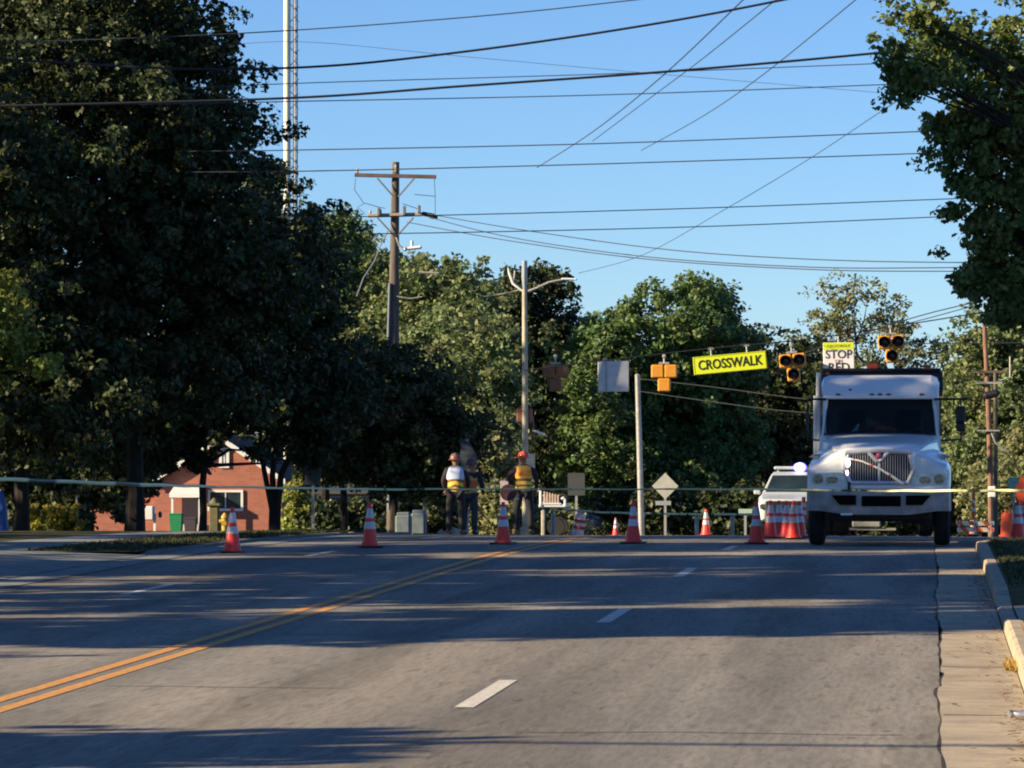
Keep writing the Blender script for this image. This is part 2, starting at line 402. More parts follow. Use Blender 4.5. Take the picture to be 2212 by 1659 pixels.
# left kerb, lawn strip, walk and lawn
b = MB(); secs = []
def kerb_hl(y): return .06 if not 49 < y < 61 else .005
for y in [-12, 20, 48.5, 49.5, 60.5, 61.5, 70, 80, 92]:
    h = kerb_hl(y); z = gz(y); secs.append([(-11.65, y, z-.1), (-11.67, y, z+h-.02), (-11.7, y, z+h), (-11.82, y, z+h), (-11.83, y, z-.1)])
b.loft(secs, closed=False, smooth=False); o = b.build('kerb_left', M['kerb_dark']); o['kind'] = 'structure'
sheet('lawn_strip', -13.6, -11.82, .06, M['grass'], y0=60.6, y1=92)
sheet('near_lawn_strip', -13.6, -11.82, .06, M['grass'], y0=-12, y1=49.4)
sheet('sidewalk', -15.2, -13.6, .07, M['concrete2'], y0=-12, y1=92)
sheet('lawn', -90, -15.2, .065, M['grass'], y0=-12, y1=92)
b = MB(); vs = []
for y in (49.5, 52, 55, 58, 60.5): vs += [(-11.64, y, gz(y)+.014), (-13.6, y, gz(y)+.08), (-40, y, gz(y)+.09)]
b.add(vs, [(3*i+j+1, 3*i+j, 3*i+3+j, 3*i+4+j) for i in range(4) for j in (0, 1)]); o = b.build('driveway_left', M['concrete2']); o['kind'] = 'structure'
# road markings
def stripe(b, x0, x1, y0, y1, dz=.004, n=None):
    n = n or max(1, int((y1-y0)/3)); vs = []
    for i in range(n+1):
        y = y0+(y1-y0)*i/n; vs += [(x0, y, gz(y)+dz), (x1, y, gz(y)+dz)]
    b.add(vs, [(2*i, 2*i+1, 2*i+3, 2*i+2) for i in range(n)])
b = MB(); stripe(b, -6.72, -6.60, -12, 92); stripe(b, -6.48, -6.36, -12, 92)
o = b.build('yellow_centre_lines', M['yellow_paint']); o['kind'] = 'structure'
b = MB()
for k in range(-3, 5):
    y = 28.6+12.2*k
    if y < 66: stripe(b, -3.33, -3.19, y, y+3.05)
for k in range(-3, 4):
    y = 46.8+14*k; stripe(b, -9.35, -9.22, y, y+3.0)
o = b.build('white_lane_dashes', M['white_paint']); o['kind'] = 'structure'
# worn patches and tar lines on the asphalt
b = MB()
for (x0, x1, y) in ((-6.2, -4.4, 30.6), (-2.6, -.2, 26.4), (-11, -8.4, 33.0), (-8, -2.2, 38.2), (-4.0, .02, 47.9)):
    vs = []
    for i in range(12):
        x = x0+(x1-x0)*i/11; q = y+.05*math.sin(x*3)+rnd.uniform(-.02, .02); vs += [(x, q, gz(q)+.003), (x, q+.025, gz(q)+.003)]
    b.add(vs, [(2*i, 2*i+2, 2*i+3, 2*i+1) for i in range(11)])
o = b.build('road_tar_lines', M['seam']); o['kind'] = 'structure'

# ------------------------------------------------------------------ foliage
def lobe(px, py, rpx, rpy, Y, dep=None):
    k = Y/FPX; c = at(px, py, Y); return (c.x, c.y, c.z, rpx*k, dep if dep else rpx*k*.9, rpy*k)
def leaf_mesh(name, lobes, n, size, m, parent=None, seed=0, clump=.5, fill=.35, per=45, zmin=None, bias=.6, squash=.7, gap=None, rag=1.0):
    g = np.random.default_rng(seed)
    L = np.array(lobes); area = (L[:, 3]*L[:, 5] + L[:, 3]*L[:, 4] + L[:, 4]*L[:, 5]); p = area/area.sum()
    nc = max(8, n//per); ns = max(6, nc//7); ls = g.choice(len(L), ns, p=p)
    d = g.normal(size=(ns, 3)); d /= np.linalg.norm(d, axis=1)[:, None]
    inner = g.random(ns) < fill
    # lumpy radius so that the outline is uneven
    ph = g.random((6, 3))*6; lump = sum(np.sin(d@(g.normal(size=3)*3.2)+ph[i, 0]+ls*1.7) for i in range(6))/6
    rr = np.where(inner, g.random(ns)**.5*.78, .84+.16*g.random(ns)) * (1+.22*rag*lump)
    sc = L[ls, :3] + d*L[ls, 3:6]*rr[:, None]
    si = g.integers(0, ns, nc); so_ = np.clip(g.normal(size=(nc, 3)), -1.8, 1.8)*np.array([1, 1, .6])
    sr = np.minimum(L[ls, 3:6].mean(axis=1)*.30, clump*1.7)*(.6+.8*g.random(ns))*rag
    cc = sc[si] + so_*sr[si][:, None]; d = d[si] + so_*.5; d /= np.linalg.norm(d, axis=1)[:, None]
    ci = np.repeat(np.arange(nc), per); N = len(ci)
    cs = clump*(.5+.7*g.random(nc))
    off = g.normal(size=(N, 3)); ol = np.linalg.norm(off, axis=1); off *= (np.minimum(ol, 1.7)/ol)[:, None]
    off *= np.array([1, 1, squash])*(cs[ci]*.42)[:, None]
    P = cc[ci] + off
    nrm = g.normal(size=(N, 3)) + (d[ci]*bias + np.array([0, 0, .5])) + .5*off/(cs[ci][:, None]); nrm /= np.linalg.norm(nrm, axis=1)[:, None]
    a = np.cross(nrm, g.normal(size=(N, 3))); a /= np.linalg.norm(a, axis=1)[:, None]; bb = np.cross(nrm, a)
    s = size*(.6+.8*g.random(N))[:, None]
    if zmin is not None:
        k = P[:, 2] > zmin; P, a, bb, s, nrm = P[k], a[k], bb[k], s[k], nrm[k]; N = len(P)
    if gap:
        W = P + (np.array(parent.location) if parent else 0); xa, xb, za, zb = gap
        k = ~((W[:, 0] > xa) & (W[:, 0] < xb) & (W[:, 2] > za) & (W[:, 2] < zb) & (g.random(N) < .93) & (np.sin(W[:, 2]*7+1)+np.sin(W[:, 2]*17)+np.sin(W[:, 0]*9) > -.35)); P, a, bb, s, nrm = P[k], a[k], bb[k], s[k], nrm[k]; N = len(P)
    V = np.empty((N, 4, 3)); V[:, 0] = P-a*s*.6; V[:, 1] = P-bb*s*.38+nrm*s*.1; V[:, 2] = P+a*s*.6; V[:, 3] = P+bb*s*.38+nrm*s*.1
    me = bpy.data.meshes.new(name); me.vertices.add(4*N); me.vertices.foreach_set('co', V.astype(np.float32).ravel())
    me.loops.add(4*N); me.loops.foreach_set('vertex_index', np.arange(4*N, dtype=np.int32))
    me.polygons.add(N); me.polygons.foreach_set('loop_start', np.arange(0, 4*N, 4, dtype=np.int32)); me.polygons.foreach_set('loop_total', np.full(N, 4, dtype=np.int32))
    me.update(calc_edges=True); me.materials.append(m)
    o = bpy.data.objects.new(name, me); C.objects.link(o)
    if parent: o.parent = parent
    return o
def slit(Y, y1=1040, y0=372): return (gx(612, Y), gx(633, Y), at(0, y1, Y).z, at(0, y0, Y).z)
def tree(name, label, base, lobes, n, size, m, seed=0, clump=.5, tr=.2, fill=.35, per=45, group=None, stems=None, cat='tree', bias=.6, zmin=None, gap=None, rag=1.0):
    """base: world foot of the trunk; lobes in world coordinates; > trunk, crown"""
    base = Vector(base); t = thing(name, label, cat, base, 0, group)
    loc = [(l[0]-base.x, l[1]-base.y, l[2]-base.z, *l[3:]) for l in lobes]
    b = MB(); g = random.Random(seed)
    cx = sum(l[0] for l in loc)/len(loc); cy = sum(l[1] for l in loc)/len(loc); lowz = min(l[2]-l[5] for l in loc)
    fz = max(1.0, lowz+.3)
    fk = Vector((cx*.25, cy*.25, fz))
    for (dx, rr) in (stems or [(0, tr)]):
        f2 = fk + Vector((dx*2.2, 0, 0)) if stems else fk
        b.tube([(dx*.3, 0, -.1), (dx*.4+.02, .02, fz*.3), (dx*1.1, 0, fz*.7), f2], [rr*1.25, rr, rr*.92, rr*.85], 9)
        for i, l in enumerate(loc):
            if stems and (i % len(stems)) != stems.index((dx, rr)): continue
            e = Vector(l[:3]); mid = f2.lerp(e, .5) + Vector((g.uniform(-.3, .3), g.uniform(-.3, .3), g.uniform(0, .3)))
            b.tube([f2, mid, e], [rr*.6, rr*.38, rr*.12], 7)
            for k in range(4):
                q = e + Vector((g.uniform(-1, 1)*l[3], g.uniform(-1, 1)*l[4], g.uniform(-.6, .9)*l[5]))*.75
                b.tube([mid.lerp(e, .4), mid.lerp(q, .6)+Vector((0, 0, .1)), q], [rr*.25, rr*.16, rr*.06], 5)
    b.build('trunk', M['bark'], t)
    leaf_mesh('crown', loc, n, size, m, t, seed, clump, fill, per, bias=bias, zmin=zmin, gap=gap, rag=rag)
    return t
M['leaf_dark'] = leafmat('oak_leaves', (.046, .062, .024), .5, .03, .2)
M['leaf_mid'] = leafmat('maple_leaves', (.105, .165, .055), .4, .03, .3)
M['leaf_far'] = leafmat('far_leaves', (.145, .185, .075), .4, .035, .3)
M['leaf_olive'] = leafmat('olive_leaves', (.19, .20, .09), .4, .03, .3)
M['leaf_right'] = leafmat('overhanging_leaves', (.12, .165, .05), .45, .03, .3)
M['leaf_yellow'] = leafmat('yellow_green_leaves', (.22, .25, .05), .35, .03, .35)
M['leaf_shrub'] = leafmat('arborvitae_leaves', (.26, .30, .07), .35, .03, .3)

# --- left roadside trees (Y about 88)
YA = 88
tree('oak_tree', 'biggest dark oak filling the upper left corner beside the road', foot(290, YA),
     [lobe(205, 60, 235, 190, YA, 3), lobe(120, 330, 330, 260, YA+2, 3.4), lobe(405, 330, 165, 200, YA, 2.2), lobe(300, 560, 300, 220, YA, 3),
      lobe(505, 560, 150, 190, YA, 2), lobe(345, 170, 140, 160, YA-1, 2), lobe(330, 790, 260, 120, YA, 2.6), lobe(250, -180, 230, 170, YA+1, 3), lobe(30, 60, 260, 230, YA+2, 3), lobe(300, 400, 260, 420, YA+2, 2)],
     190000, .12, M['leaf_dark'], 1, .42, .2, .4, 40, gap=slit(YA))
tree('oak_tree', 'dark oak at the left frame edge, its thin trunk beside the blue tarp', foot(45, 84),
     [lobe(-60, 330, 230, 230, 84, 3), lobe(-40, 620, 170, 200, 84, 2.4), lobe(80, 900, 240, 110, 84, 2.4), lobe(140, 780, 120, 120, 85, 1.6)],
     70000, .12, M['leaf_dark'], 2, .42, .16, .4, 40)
tree('street_tree', 'slim dark tree whose leaning trunk crosses the brick gable', foot(437, 96),
     [lobe(370, 845, 180, 95, 96, 2), lobe(500, 740, 150, 115, 96, 2), lobe(270, 935, 150, 82, 96, 1.6), lobe(580, 858, 88, 72, 96, 1.5), lobe(345, 1000, 42, 26, 96, .6), lobe(412, 990, 24, 20, 96, .4), lobe(610, 1000, 30, 34, 96, .5), lobe(548, 975, 14, 9, 96, .3)],
     46000, .12, M['leaf_dark'], 3, .38, .09, .4, 40, gap=slit(96))
tree('multi_stem_tree', 'dark tree with several spreading stems just right of the brick house', foot(592, 98),
     [lobe(600, 470, 70, 110, 98, 1.3), lobe(560, 640, 120, 130, 98, 1.6), lobe(650, 560, 60, 90, 98, 1), lobe(640, 760, 110, 110, 98, 1.5), lobe(612, 858, 84, 74, 98, 1.4), lobe(690, 850, 90, 80, 98, 1.3), lobe(660, 950, 60, 50, 98, 1)],
     40000, .12, M['leaf_dark'], 4, .38, .08, .3, 36, stems=[(-.2, .07), (-.04, .08), (.15, .085)], gap=slit(98))
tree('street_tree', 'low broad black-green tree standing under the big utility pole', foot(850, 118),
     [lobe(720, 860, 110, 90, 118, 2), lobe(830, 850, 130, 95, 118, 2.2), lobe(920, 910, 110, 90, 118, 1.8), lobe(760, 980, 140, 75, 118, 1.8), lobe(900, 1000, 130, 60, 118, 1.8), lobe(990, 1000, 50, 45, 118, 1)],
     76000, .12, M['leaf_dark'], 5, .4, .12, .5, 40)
tree('street_tree', 'dark tree with a bare crooked trunk left of the second traffic cone', foot(742, 122),
     [lobe(700, 980, 80, 60, 122, 1.6), lobe(660, 900, 70, 80, 122, 1.4)], 16000, .12, M['leaf_dark'], 6, .45, .11, .4, 40, gap=slit(122))
tree('yellow_green_tree', 'sunlit yellow-green tree at the left edge below the dark oaks', foot(-60, 79),
     [lobe(0, 640, 38, 70, 79, .6), lobe(20, 740, 45, 40, 79, .6), lobe(75, 795, 55, 24, 79, .5), lobe(10, 850, 45, 26, 79, .5), lobe(-80, 760, 80, 130, 79, 1.0)],
     10000, .10, M['leaf_yellow'], 7, .35, .12, .3, 36)
# --- trees outside the frame on the left, whose shade falls over the road
def unseen_shade_tree(label, x, y, h, r, n, seed, low=3.0):
    z0 = gz(y); g = random.Random(seed)
    lobes = [(x, y, z0+low+(h-low)*.5, r, r, (h-low)*.5)] + [(x+g.uniform(-.7, .7)*r, y+g.uniform(-.7, .7)*r, z0+low+(h-low)*g.uniform(.2, .85), r*.55, r*.55, (h-low)*.25) for _ in range(5)]
    tree('unseen_shade_tree', label, (x, y, z0), lobes, n, .34, M['leaf_mid'], seed, .9, .3, .35, 30, 'unseen shade trees left of the road')
unseen_shade_tree('small tree left of the frame shading the nearest lanes', -17.5, 19.9, 6.1, 1.0, 16000, 31, .4)
unseen_shade_tree('first tall tree outside the left frame edge casting the road shadow', -22, 33.4, 13, 2.3, 17000, 32, 1.0)
unseen_shade_tree('second tall tree outside the left frame edge', -22, 41.6, 14.5, 3.7, 26000, 33, 1.0)
unseen_shade_tree('third tall tree outside the left frame edge', -23, 49.6, 15.5, 3.3, 26000, 34, 1.0)
unseen_shade_tree('fourth tall tree outside the left frame edge near the crest', -24, 59.2, 14.2, 3.1, 17000, 39, 1.0)
unseen_shade_tree('unseen tall broad tree added outside the left edge near the crest for shade', -36, 64, 19, 6, 17000, 36, 1.5)  # set-back trees: unseen, added to shade the oaks and low street tree
unseen_shade_tree('unseen tall broad tree added on the lawn to shade the oaks', -41, 80, 18, 6.0, 13000, 37, 1.5)
unseen_shade_tree('tallest unseen tree added far left behind the oaks to shade them', -46, 90, 18, 7, 9000, 38, 2)
unseen_shade_tree('unseen tall tree added beyond the side street to shade the low tree', -40, 109, 19, 6, 15000, 35, 1.5)

# --- trees beyond the crossing
YB = 225
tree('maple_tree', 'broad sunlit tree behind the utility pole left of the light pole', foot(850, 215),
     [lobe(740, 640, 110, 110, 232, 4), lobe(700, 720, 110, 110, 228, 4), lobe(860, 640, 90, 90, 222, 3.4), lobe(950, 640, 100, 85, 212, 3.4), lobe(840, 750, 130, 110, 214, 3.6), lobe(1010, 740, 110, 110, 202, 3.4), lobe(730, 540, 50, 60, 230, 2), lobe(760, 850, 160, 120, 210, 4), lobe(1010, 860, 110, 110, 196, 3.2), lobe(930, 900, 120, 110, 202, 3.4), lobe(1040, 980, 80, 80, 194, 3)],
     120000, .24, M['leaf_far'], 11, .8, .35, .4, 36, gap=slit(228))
tree('oak_tree', 'taller dark-topped tree just behind the street light pole', foot(1150, 245),
     [lobe(1150, 640, 75, 60, 245, 3), lobe(1190, 740, 80, 90, 245, 3), lobe(1110, 720, 80, 90, 245, 3), lobe(1130, 860, 110, 110, 245, 3), lobe(1180, 960, 80, 80, 245, 3)],
     46000, .25, M['leaf_dark'], 12, .8, .3, .35, 36)
tree('dark_tree', 'dark narrow tree topping out at the left of the utility pole', foot(700, 215),
     [lobe(715, 530, 60, 60, 215, 2.5), lobe(690, 620, 60, 100, 215, 3), lobe(640, 520, 45, 80, 215, 2)],
     24000, .22, M['leaf_mid'], 13, .7, .25, .35, 36, gap=slit(215))
tree('maple_tree', 'big rounded sunlit tree behind the span-wire signals', foot(1420, 215),
     [lobe(1465, 735, 140, 140, 215, 4.5), lobe(1340, 800, 110, 125, 213, 4), lobe(1550, 790, 80, 130, 217, 4), lobe(1300, 930, 95, 120, 212, 4), lobe(1440, 920, 150, 140, 217, 5), lobe(1420, 1050, 200, 80, 215, 5), lobe(1275, 800, 50, 80, 212, 3), lobe(1530, 960, 110, 110, 217, 4)],
     150000, .22, M['leaf_mid'], 14, .75, .35, .4, 36, rag=.5)
tree('oak_tree', 'dark tree mass behind the CROSSWALK sign and white truck', foot(1680, 235),
     [lobe(1640, 830, 110, 100, 235, 4), lobe(1740, 860, 90, 100, 235, 4), lobe(1660, 980, 150, 110, 235, 4), lobe(1700, 1080, 140, 70, 235, 4)],
     60000, .25, M['leaf_dark'], 15, .8, .3, .5, 36)
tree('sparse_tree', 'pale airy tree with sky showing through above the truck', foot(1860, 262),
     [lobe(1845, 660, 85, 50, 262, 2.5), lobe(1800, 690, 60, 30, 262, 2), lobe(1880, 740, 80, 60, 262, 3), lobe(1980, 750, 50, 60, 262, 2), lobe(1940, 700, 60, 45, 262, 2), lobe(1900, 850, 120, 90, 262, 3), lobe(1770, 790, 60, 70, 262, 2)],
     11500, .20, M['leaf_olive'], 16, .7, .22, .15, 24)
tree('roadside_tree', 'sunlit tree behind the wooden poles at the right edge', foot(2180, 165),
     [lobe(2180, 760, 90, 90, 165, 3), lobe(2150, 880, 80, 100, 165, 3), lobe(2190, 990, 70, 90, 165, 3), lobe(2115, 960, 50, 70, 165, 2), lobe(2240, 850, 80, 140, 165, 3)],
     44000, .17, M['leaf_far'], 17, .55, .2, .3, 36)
tree('roadside_tree', 'low brownish bushy tree at the far right beside the pole', foot(2200, 150),
     [lobe(2190, 1040, 70, 60, 150, 2), lobe(2150, 1080, 60, 40, 150, 2), lobe(2215, 1000, 50, 60, 150, 2)],
     20000, .15, M['leaf_olive'], 18, .6, .12, .5, 36)
tree('roadside_tree', 'dark spindly tree showing between the truck and its right mirror', foot(2075, 200),
     [lobe(2060, 960, 40, 80, 200, 2), lobe(2085, 860, 35, 60, 200, 2), lobe(2070, 1080, 50, 50, 200, 2), lobe(2050, 850, 25, 40, 200, 1.5)],
     11000, .2, M['leaf_dark'], 19, .8, .15, .25, 30)
# --- overhanging crown at the right edge
YR = 52
tree('overhanging_tree', 'large tree hanging in from the right edge over the gutter', (6.2, 53, .2),
     [lobe(1968, 55, 55, 60, YR-1, .5), lobe(1940, 150, 48, 55, YR-1, .4), lobe(2010, 170, 45, 45, YR-1, .4), lobe(2050, 90, 60, 50, YR, .5), lobe(2052, 262, 44, 34, YR, .4), lobe(2140, 120, 70, 90, YR, .7), lobe(2088, 335, 58, 36, YR, .5), lobe(2170, 280, 60, 80, YR, .7), lobe(2120, 405, 50, 30, YR, .5), lobe(2185, 400, 60, 50, YR, .6), lobe(2098, 470, 44, 24, YR, .4), lobe(2175, 510, 55, 42, YR, .6), lobe(2105, 585, 40, 32, YR, .4), lobe(2165, 625, 55, 40, YR, .5),
      lobe(2250, 160, 80, 200, YR+1, .9), lobe(2270, 520, 90, 150, YR+1, .9), lobe(2200, 680, 50, 24, YR, .5), lobe(2420, 300, 190, 420, YR+1, 1.6)],
     66000, .075, M['leaf_right'], 20, .22, .11, .35, 30, rag=1.5)
# shrubs and hedge masses
def shrub(name, label, px, Y, lobes, n, size, m, seed, **k):
    return tree(name, label, foot(px, Y), lobes, n, size, m, seed, tr=.05, cat='shrub', **k)
shrub('arborvitae_shrub', 'sunlit conical evergreen shrub right of the brick house', 635, 150,
      [lobe(638, 1120, 38, 40, 150, .6), lobe(640, 1085, 30, 40, 150, .5), lobe(640, 1055, 20, 30, 150, .35), lobe(655, 1125, 30, 36, 150, .5)], 9000, .11, M['leaf_shrub'], 21, clump=.25, fill=.4)
def hedge(name, label, lobes, n, size, m, seed, clump=.5):
    o = leaf_mesh(name, lobes, n, size, m, None, seed, clump, .45, 36); tag(o, label, 'hedge'); return o
hedge('hedge', 'dark hedge filling the gap under the oaks at the far left', [lobe(20, 1000, 60, 60, 108, 1), lobe(140, 1040, 90, 45, 108, 1), lobe(230, 1062, 70, 40, 108, 1), lobe(240, 1000, 100, 50, 108, 1), lobe(178, 1130, 14, 22, 104, .4), lobe(255, 1110, 14, 16, 104, .4)], 22000, .15, M['leaf_dark'], 41, .4)
hedge('hedge', 'low dark hedge between the second cone and the people', [lobe(720, 1120, 60, 32, 150, 1), lobe(800, 1125, 60, 30, 150, 1), lobe(880, 1110, 60, 40, 150, 1), lobe(950, 1095, 40, 60, 150, 1)], 16000, .18, M['leaf_dark'], 42, .5)
hedge('hedge', 'olive hedge showing between the two groups of workers', [lobe(1065, 1010, 35, 55, 185, 2), lobe(1080, 1090, 40, 60, 180, 2), lobe(1060, 950, 28, 30, 185, 1.5), lobe(1040, 1110, 30, 40, 180, 2), lobe(1190, 1130, 60, 30, 180, 2)], 14000, .2, M['leaf_olive'], 43, .6)
hedge('hedge', 'long dark hedge behind the diamond sign and police car', [lobe(1300+60*i, 1110, 60, 46, 195, 1.5) for i in range(14)], 30000, .26, M['leaf_dark'], 44, .8)
# far wood behind everything
o = leaf_mesh('far_wood', [(gx(600+q*150, 320), 320+(q % 3)*12, gz(300)+5, 9, 5, 7.5 + (q % 4)*.5) for q in range(-8, 16)], 60000, .7, M['leaf_dark'], None, 45, 2.2, .4, 36)
tag(o, 'far dark wood closing the view behind all the nearer trees', 'woodland', kind='stuff')
# grass tufts along the right kerb and left lawn edge
def tufts(name, pts, m, label, h=.09):
    b = MB(); g = random.Random(9)
    for (x, y, z) in pts:
        for k in range(5):
            a = g.uniform(0, 6.28); l = g.uniform(.5, 1.3)*h; dx, dy = math.cos(a)*.03, math.sin(a)*.03
            b.add([(x-dy*.3, y+dx*.3, z), (x+dy*.3, y-dx*.3, z), (x+dx*1.5, y+dy*1.5, z+l)], [(0, 1, 2)])
    o = b.build(name, m); return tag(o, label, 'grass', kind='stuff')
g = random.Random(3); M['dry'] = mat('dry_grass', (.42, .27, .08), .9, 0, .4, 9); M['blade'] = mat('grass_blades', (.06, .07, .025), .9, 0, .4, 9)
tufts('dry_grass', [(g.uniform(.80, 1.2), y, .15) for y in [g.uniform(24, 37.5) for _ in range(900)]] + [(g.uniform(.58, .68), g.gauss(33.5, .35), .01) for _ in range(90)], M['dry'], 'dry yellow grass creeping over the right kerb', .05)
tufts('grass', [(g.uniform(.86, 3.4), y, gz(y)+.16) for y in [g.uniform(46.5, 66) for _ in range(3500)]] + [(g.uniform(-13.6, -11.85), y, gz(y)+.06) for y in [g.uniform(61, 91) for _ in range(2500)]], M['blade'], 'dark green grass on the verges', .05)
# ------------------------------------------------------------------ wires
M['wire_grey'] = mat('grey_cable', (.11, .12, .12), .6)
def sag(p0, p1, s, n=14):
    return [p0.lerp(p1, i/n) - Vector((0, 0, 4*s*(i/n)*(1-i/n))) for i in range(n+1)]
def wire(label, pts, r, m='wire_thin', name='overhead_wire', group=None, P=None):
    """pts: photo positions with the distance of each (px, py, Y); smooth curve through them"""
    P = P or [at(*p) for p in pts]; out = []
    for i in range(len(P)-1):
        p0, p1, p2, p3 = P[max(i-1, 0)], P[i], P[i+1], P[min(i+2, len(P)-1)]
        for k in range(8):
            t = k/8; out.append(.5*((2*p1)+(p2-p0)*t+(2*p0-5*p1+4*p2-p3)*t*t+(3*p1-p0-3*p2+p3)*t**3))
    out.append(P[-1]); b = MB(); b.tube(out, r, 5)
    o = b.build(name, M[m]); return tag(o, label, 'cable' if r > .014 else 'wire', group)
G = 'wires strung across the sky'
wire('thin black wire crossing highest, leaving the top edge right of the tower', [(-200, 100, 72), (500, 73, 72), (1000, 38, 72), (1370, 0, 72), (1900, -62, 72)], .011, group=G)
wire('thick black cable curving up through the top edge above the middle', [(-300, 110, 62), (95, 133, 62), (400, 149, 62), (700, 143, 62), (1000, 112, 62), (1350, 62, 62), (1690, 0, 62), (2300, -130, 62)], .019, 'wire', 'overhead_cable', G)
wire('thick black cable running the full width into the right tree', [(-300, 234, 60), (0, 229, 60), (620, 212, 60), (1000, 186, 60), (1450, 154, 60), (1880, 116, 60), (2300, 72, 60)], .019, 'wire', 'overhead_cable', G)
wire('thin wire just above the lower thick cable', [(400, 190, 76), (700, 178, 76), (1300, 160, 76), (1880, 138, 76), (2400, 118, 76)], .009, group=G)
wire('thin wire just below the lower thick cable', [(300, 226, 76), (640, 219, 76), (1300, 205, 76), (1900, 183, 76), (2400, 160, 76)], .010, group=G)
wire('faint thin wire sagging from the tower towards the right behind the upper cable', [(400, 108, 95), (640, 90, 95), (1000, 122, 95), (1400, 158, 95), (1900, 200, 95)], .005, group=G)
wire('upper wire of the pair level with the top of the utility pole', [(400, 327, 84), (650, 324, 84), (1300, 310, 84), (1990, 284, 84), (2500, 262, 84)], .012, group=G)
wire('lower wire of the pair level with the top of the utility pole', [(400, 372, 84), (700, 369, 84), (1300, 354, 84), (2000, 331, 84), (2500, 310, 84)], .012, group=G)
wire('upper wire of the pair below the crossarms running to the right tree', [(500, 470, 96), (900, 466, 96), (1500, 450, 96), (2040, 430, 96), (2500, 412, 96)], .012, group=G)
wire('lower wire of the pair below the crossarms running to the right tree', [(500, 508, 96), (940, 503, 96), (1500, 490, 96), (2040, 468, 96), (2500, 448, 96)], .012, group=G)
wire('highest of three cables sagging right from the utility pole', [(912, 460, 130), (1150, 500, 124), (1450, 540, 116), (1750, 560, 108), (2060, 567, 100), (2400, 565, 92)], .014, group=G)
wire('middle of three cables sagging right from the utility pole', [(912, 465, 130), (1100, 512, 125), (1400, 555, 117), (1750, 577, 108), (2060, 578, 100), (2400, 574, 92)], .014, group=G)
wire('lowest of three cables sagging right from the utility pole', [(880, 480, 130), (1100, 520, 125), (1400, 560, 117), (1750, 582, 108), (2060, 586, 100), (2400, 583, 92)], .014, group=G)
G2 = 'diagonal wires climbing to the upper right'
wire('leftmost diagonal wire climbing to the top edge', [(1160, 362, 128), (1280, 285, 112), (1430, 165, 95), (1610, -5, 80)], .014, group=G2)
wire('second diagonal wire climbing beside the leftmost one', [(1280, 305, 124), (1400, 215, 108), (1520, 125, 95), (1700, -20, 80)], .012, group=G2)
wire('third diagonal wire climbing to the top edge', [(1385, 325, 124), (1520, 250, 110), (1650, 160, 97), (1860, -10, 80)], .012, group=G2)
wire('faint long diagonal wire rising from the street lamp into the right tree', [(1250, 590, 118), (1390, 550, 110), (1570, 450, 98), (1750, 342, 88), (1920, 230, 78), (2100, 120, 70), (2260, 10, 62)], .008, group=G2)
wire('upper of two service wires entering the right tree low down', [(1740, 762, 118), (1960, 690, 118), (2110, 652, 118), (2300, 610, 118)], .016, group='service wires at the right')
wire('lower of two service wires entering the right tree low down', [(1800, 740, 121), (2010, 686, 121), (2110, 660, 121), (2300, 622, 121)], .014, group='service wires at the right')
wire('short level wire right of the airy tree', [(1900, 742, 160), (2040, 742, 160), (2230, 740, 160)], .02)
wire('span wire carrying the signals and the CROSSWALK sign', [(1133, 800, 115), (1330, 776, 115), (1540, 752, 115), (1740, 733, 115), (1925, 706, 115), (2140, 672, 115)], .017, 'wire', 'span_wire')
wire('upper pale communication cable dipping behind the signals', [(1380, 818, 150), (1540, 836, 150), (1740, 862, 150), (1900, 870, 150)], .012, 'wire_grey', 'communication_cable')
wire('lower pale communication cable dipping behind the signals', [(1380, 845, 150), (1540, 868, 150), (1700, 888, 150), (1900, 900, 150)], .012, 'wire_grey', 'communication_cable')
wire('high wire above the frame whose thin shadow crosses the near lanes', None, .055, 'wire', P=[Vector((-60, 18.9, 7.3)), Vector((-25, 18.6, 6.9)), Vector((0, 18.5, 6.8)), Vector((25, 18.5, 7.0))])

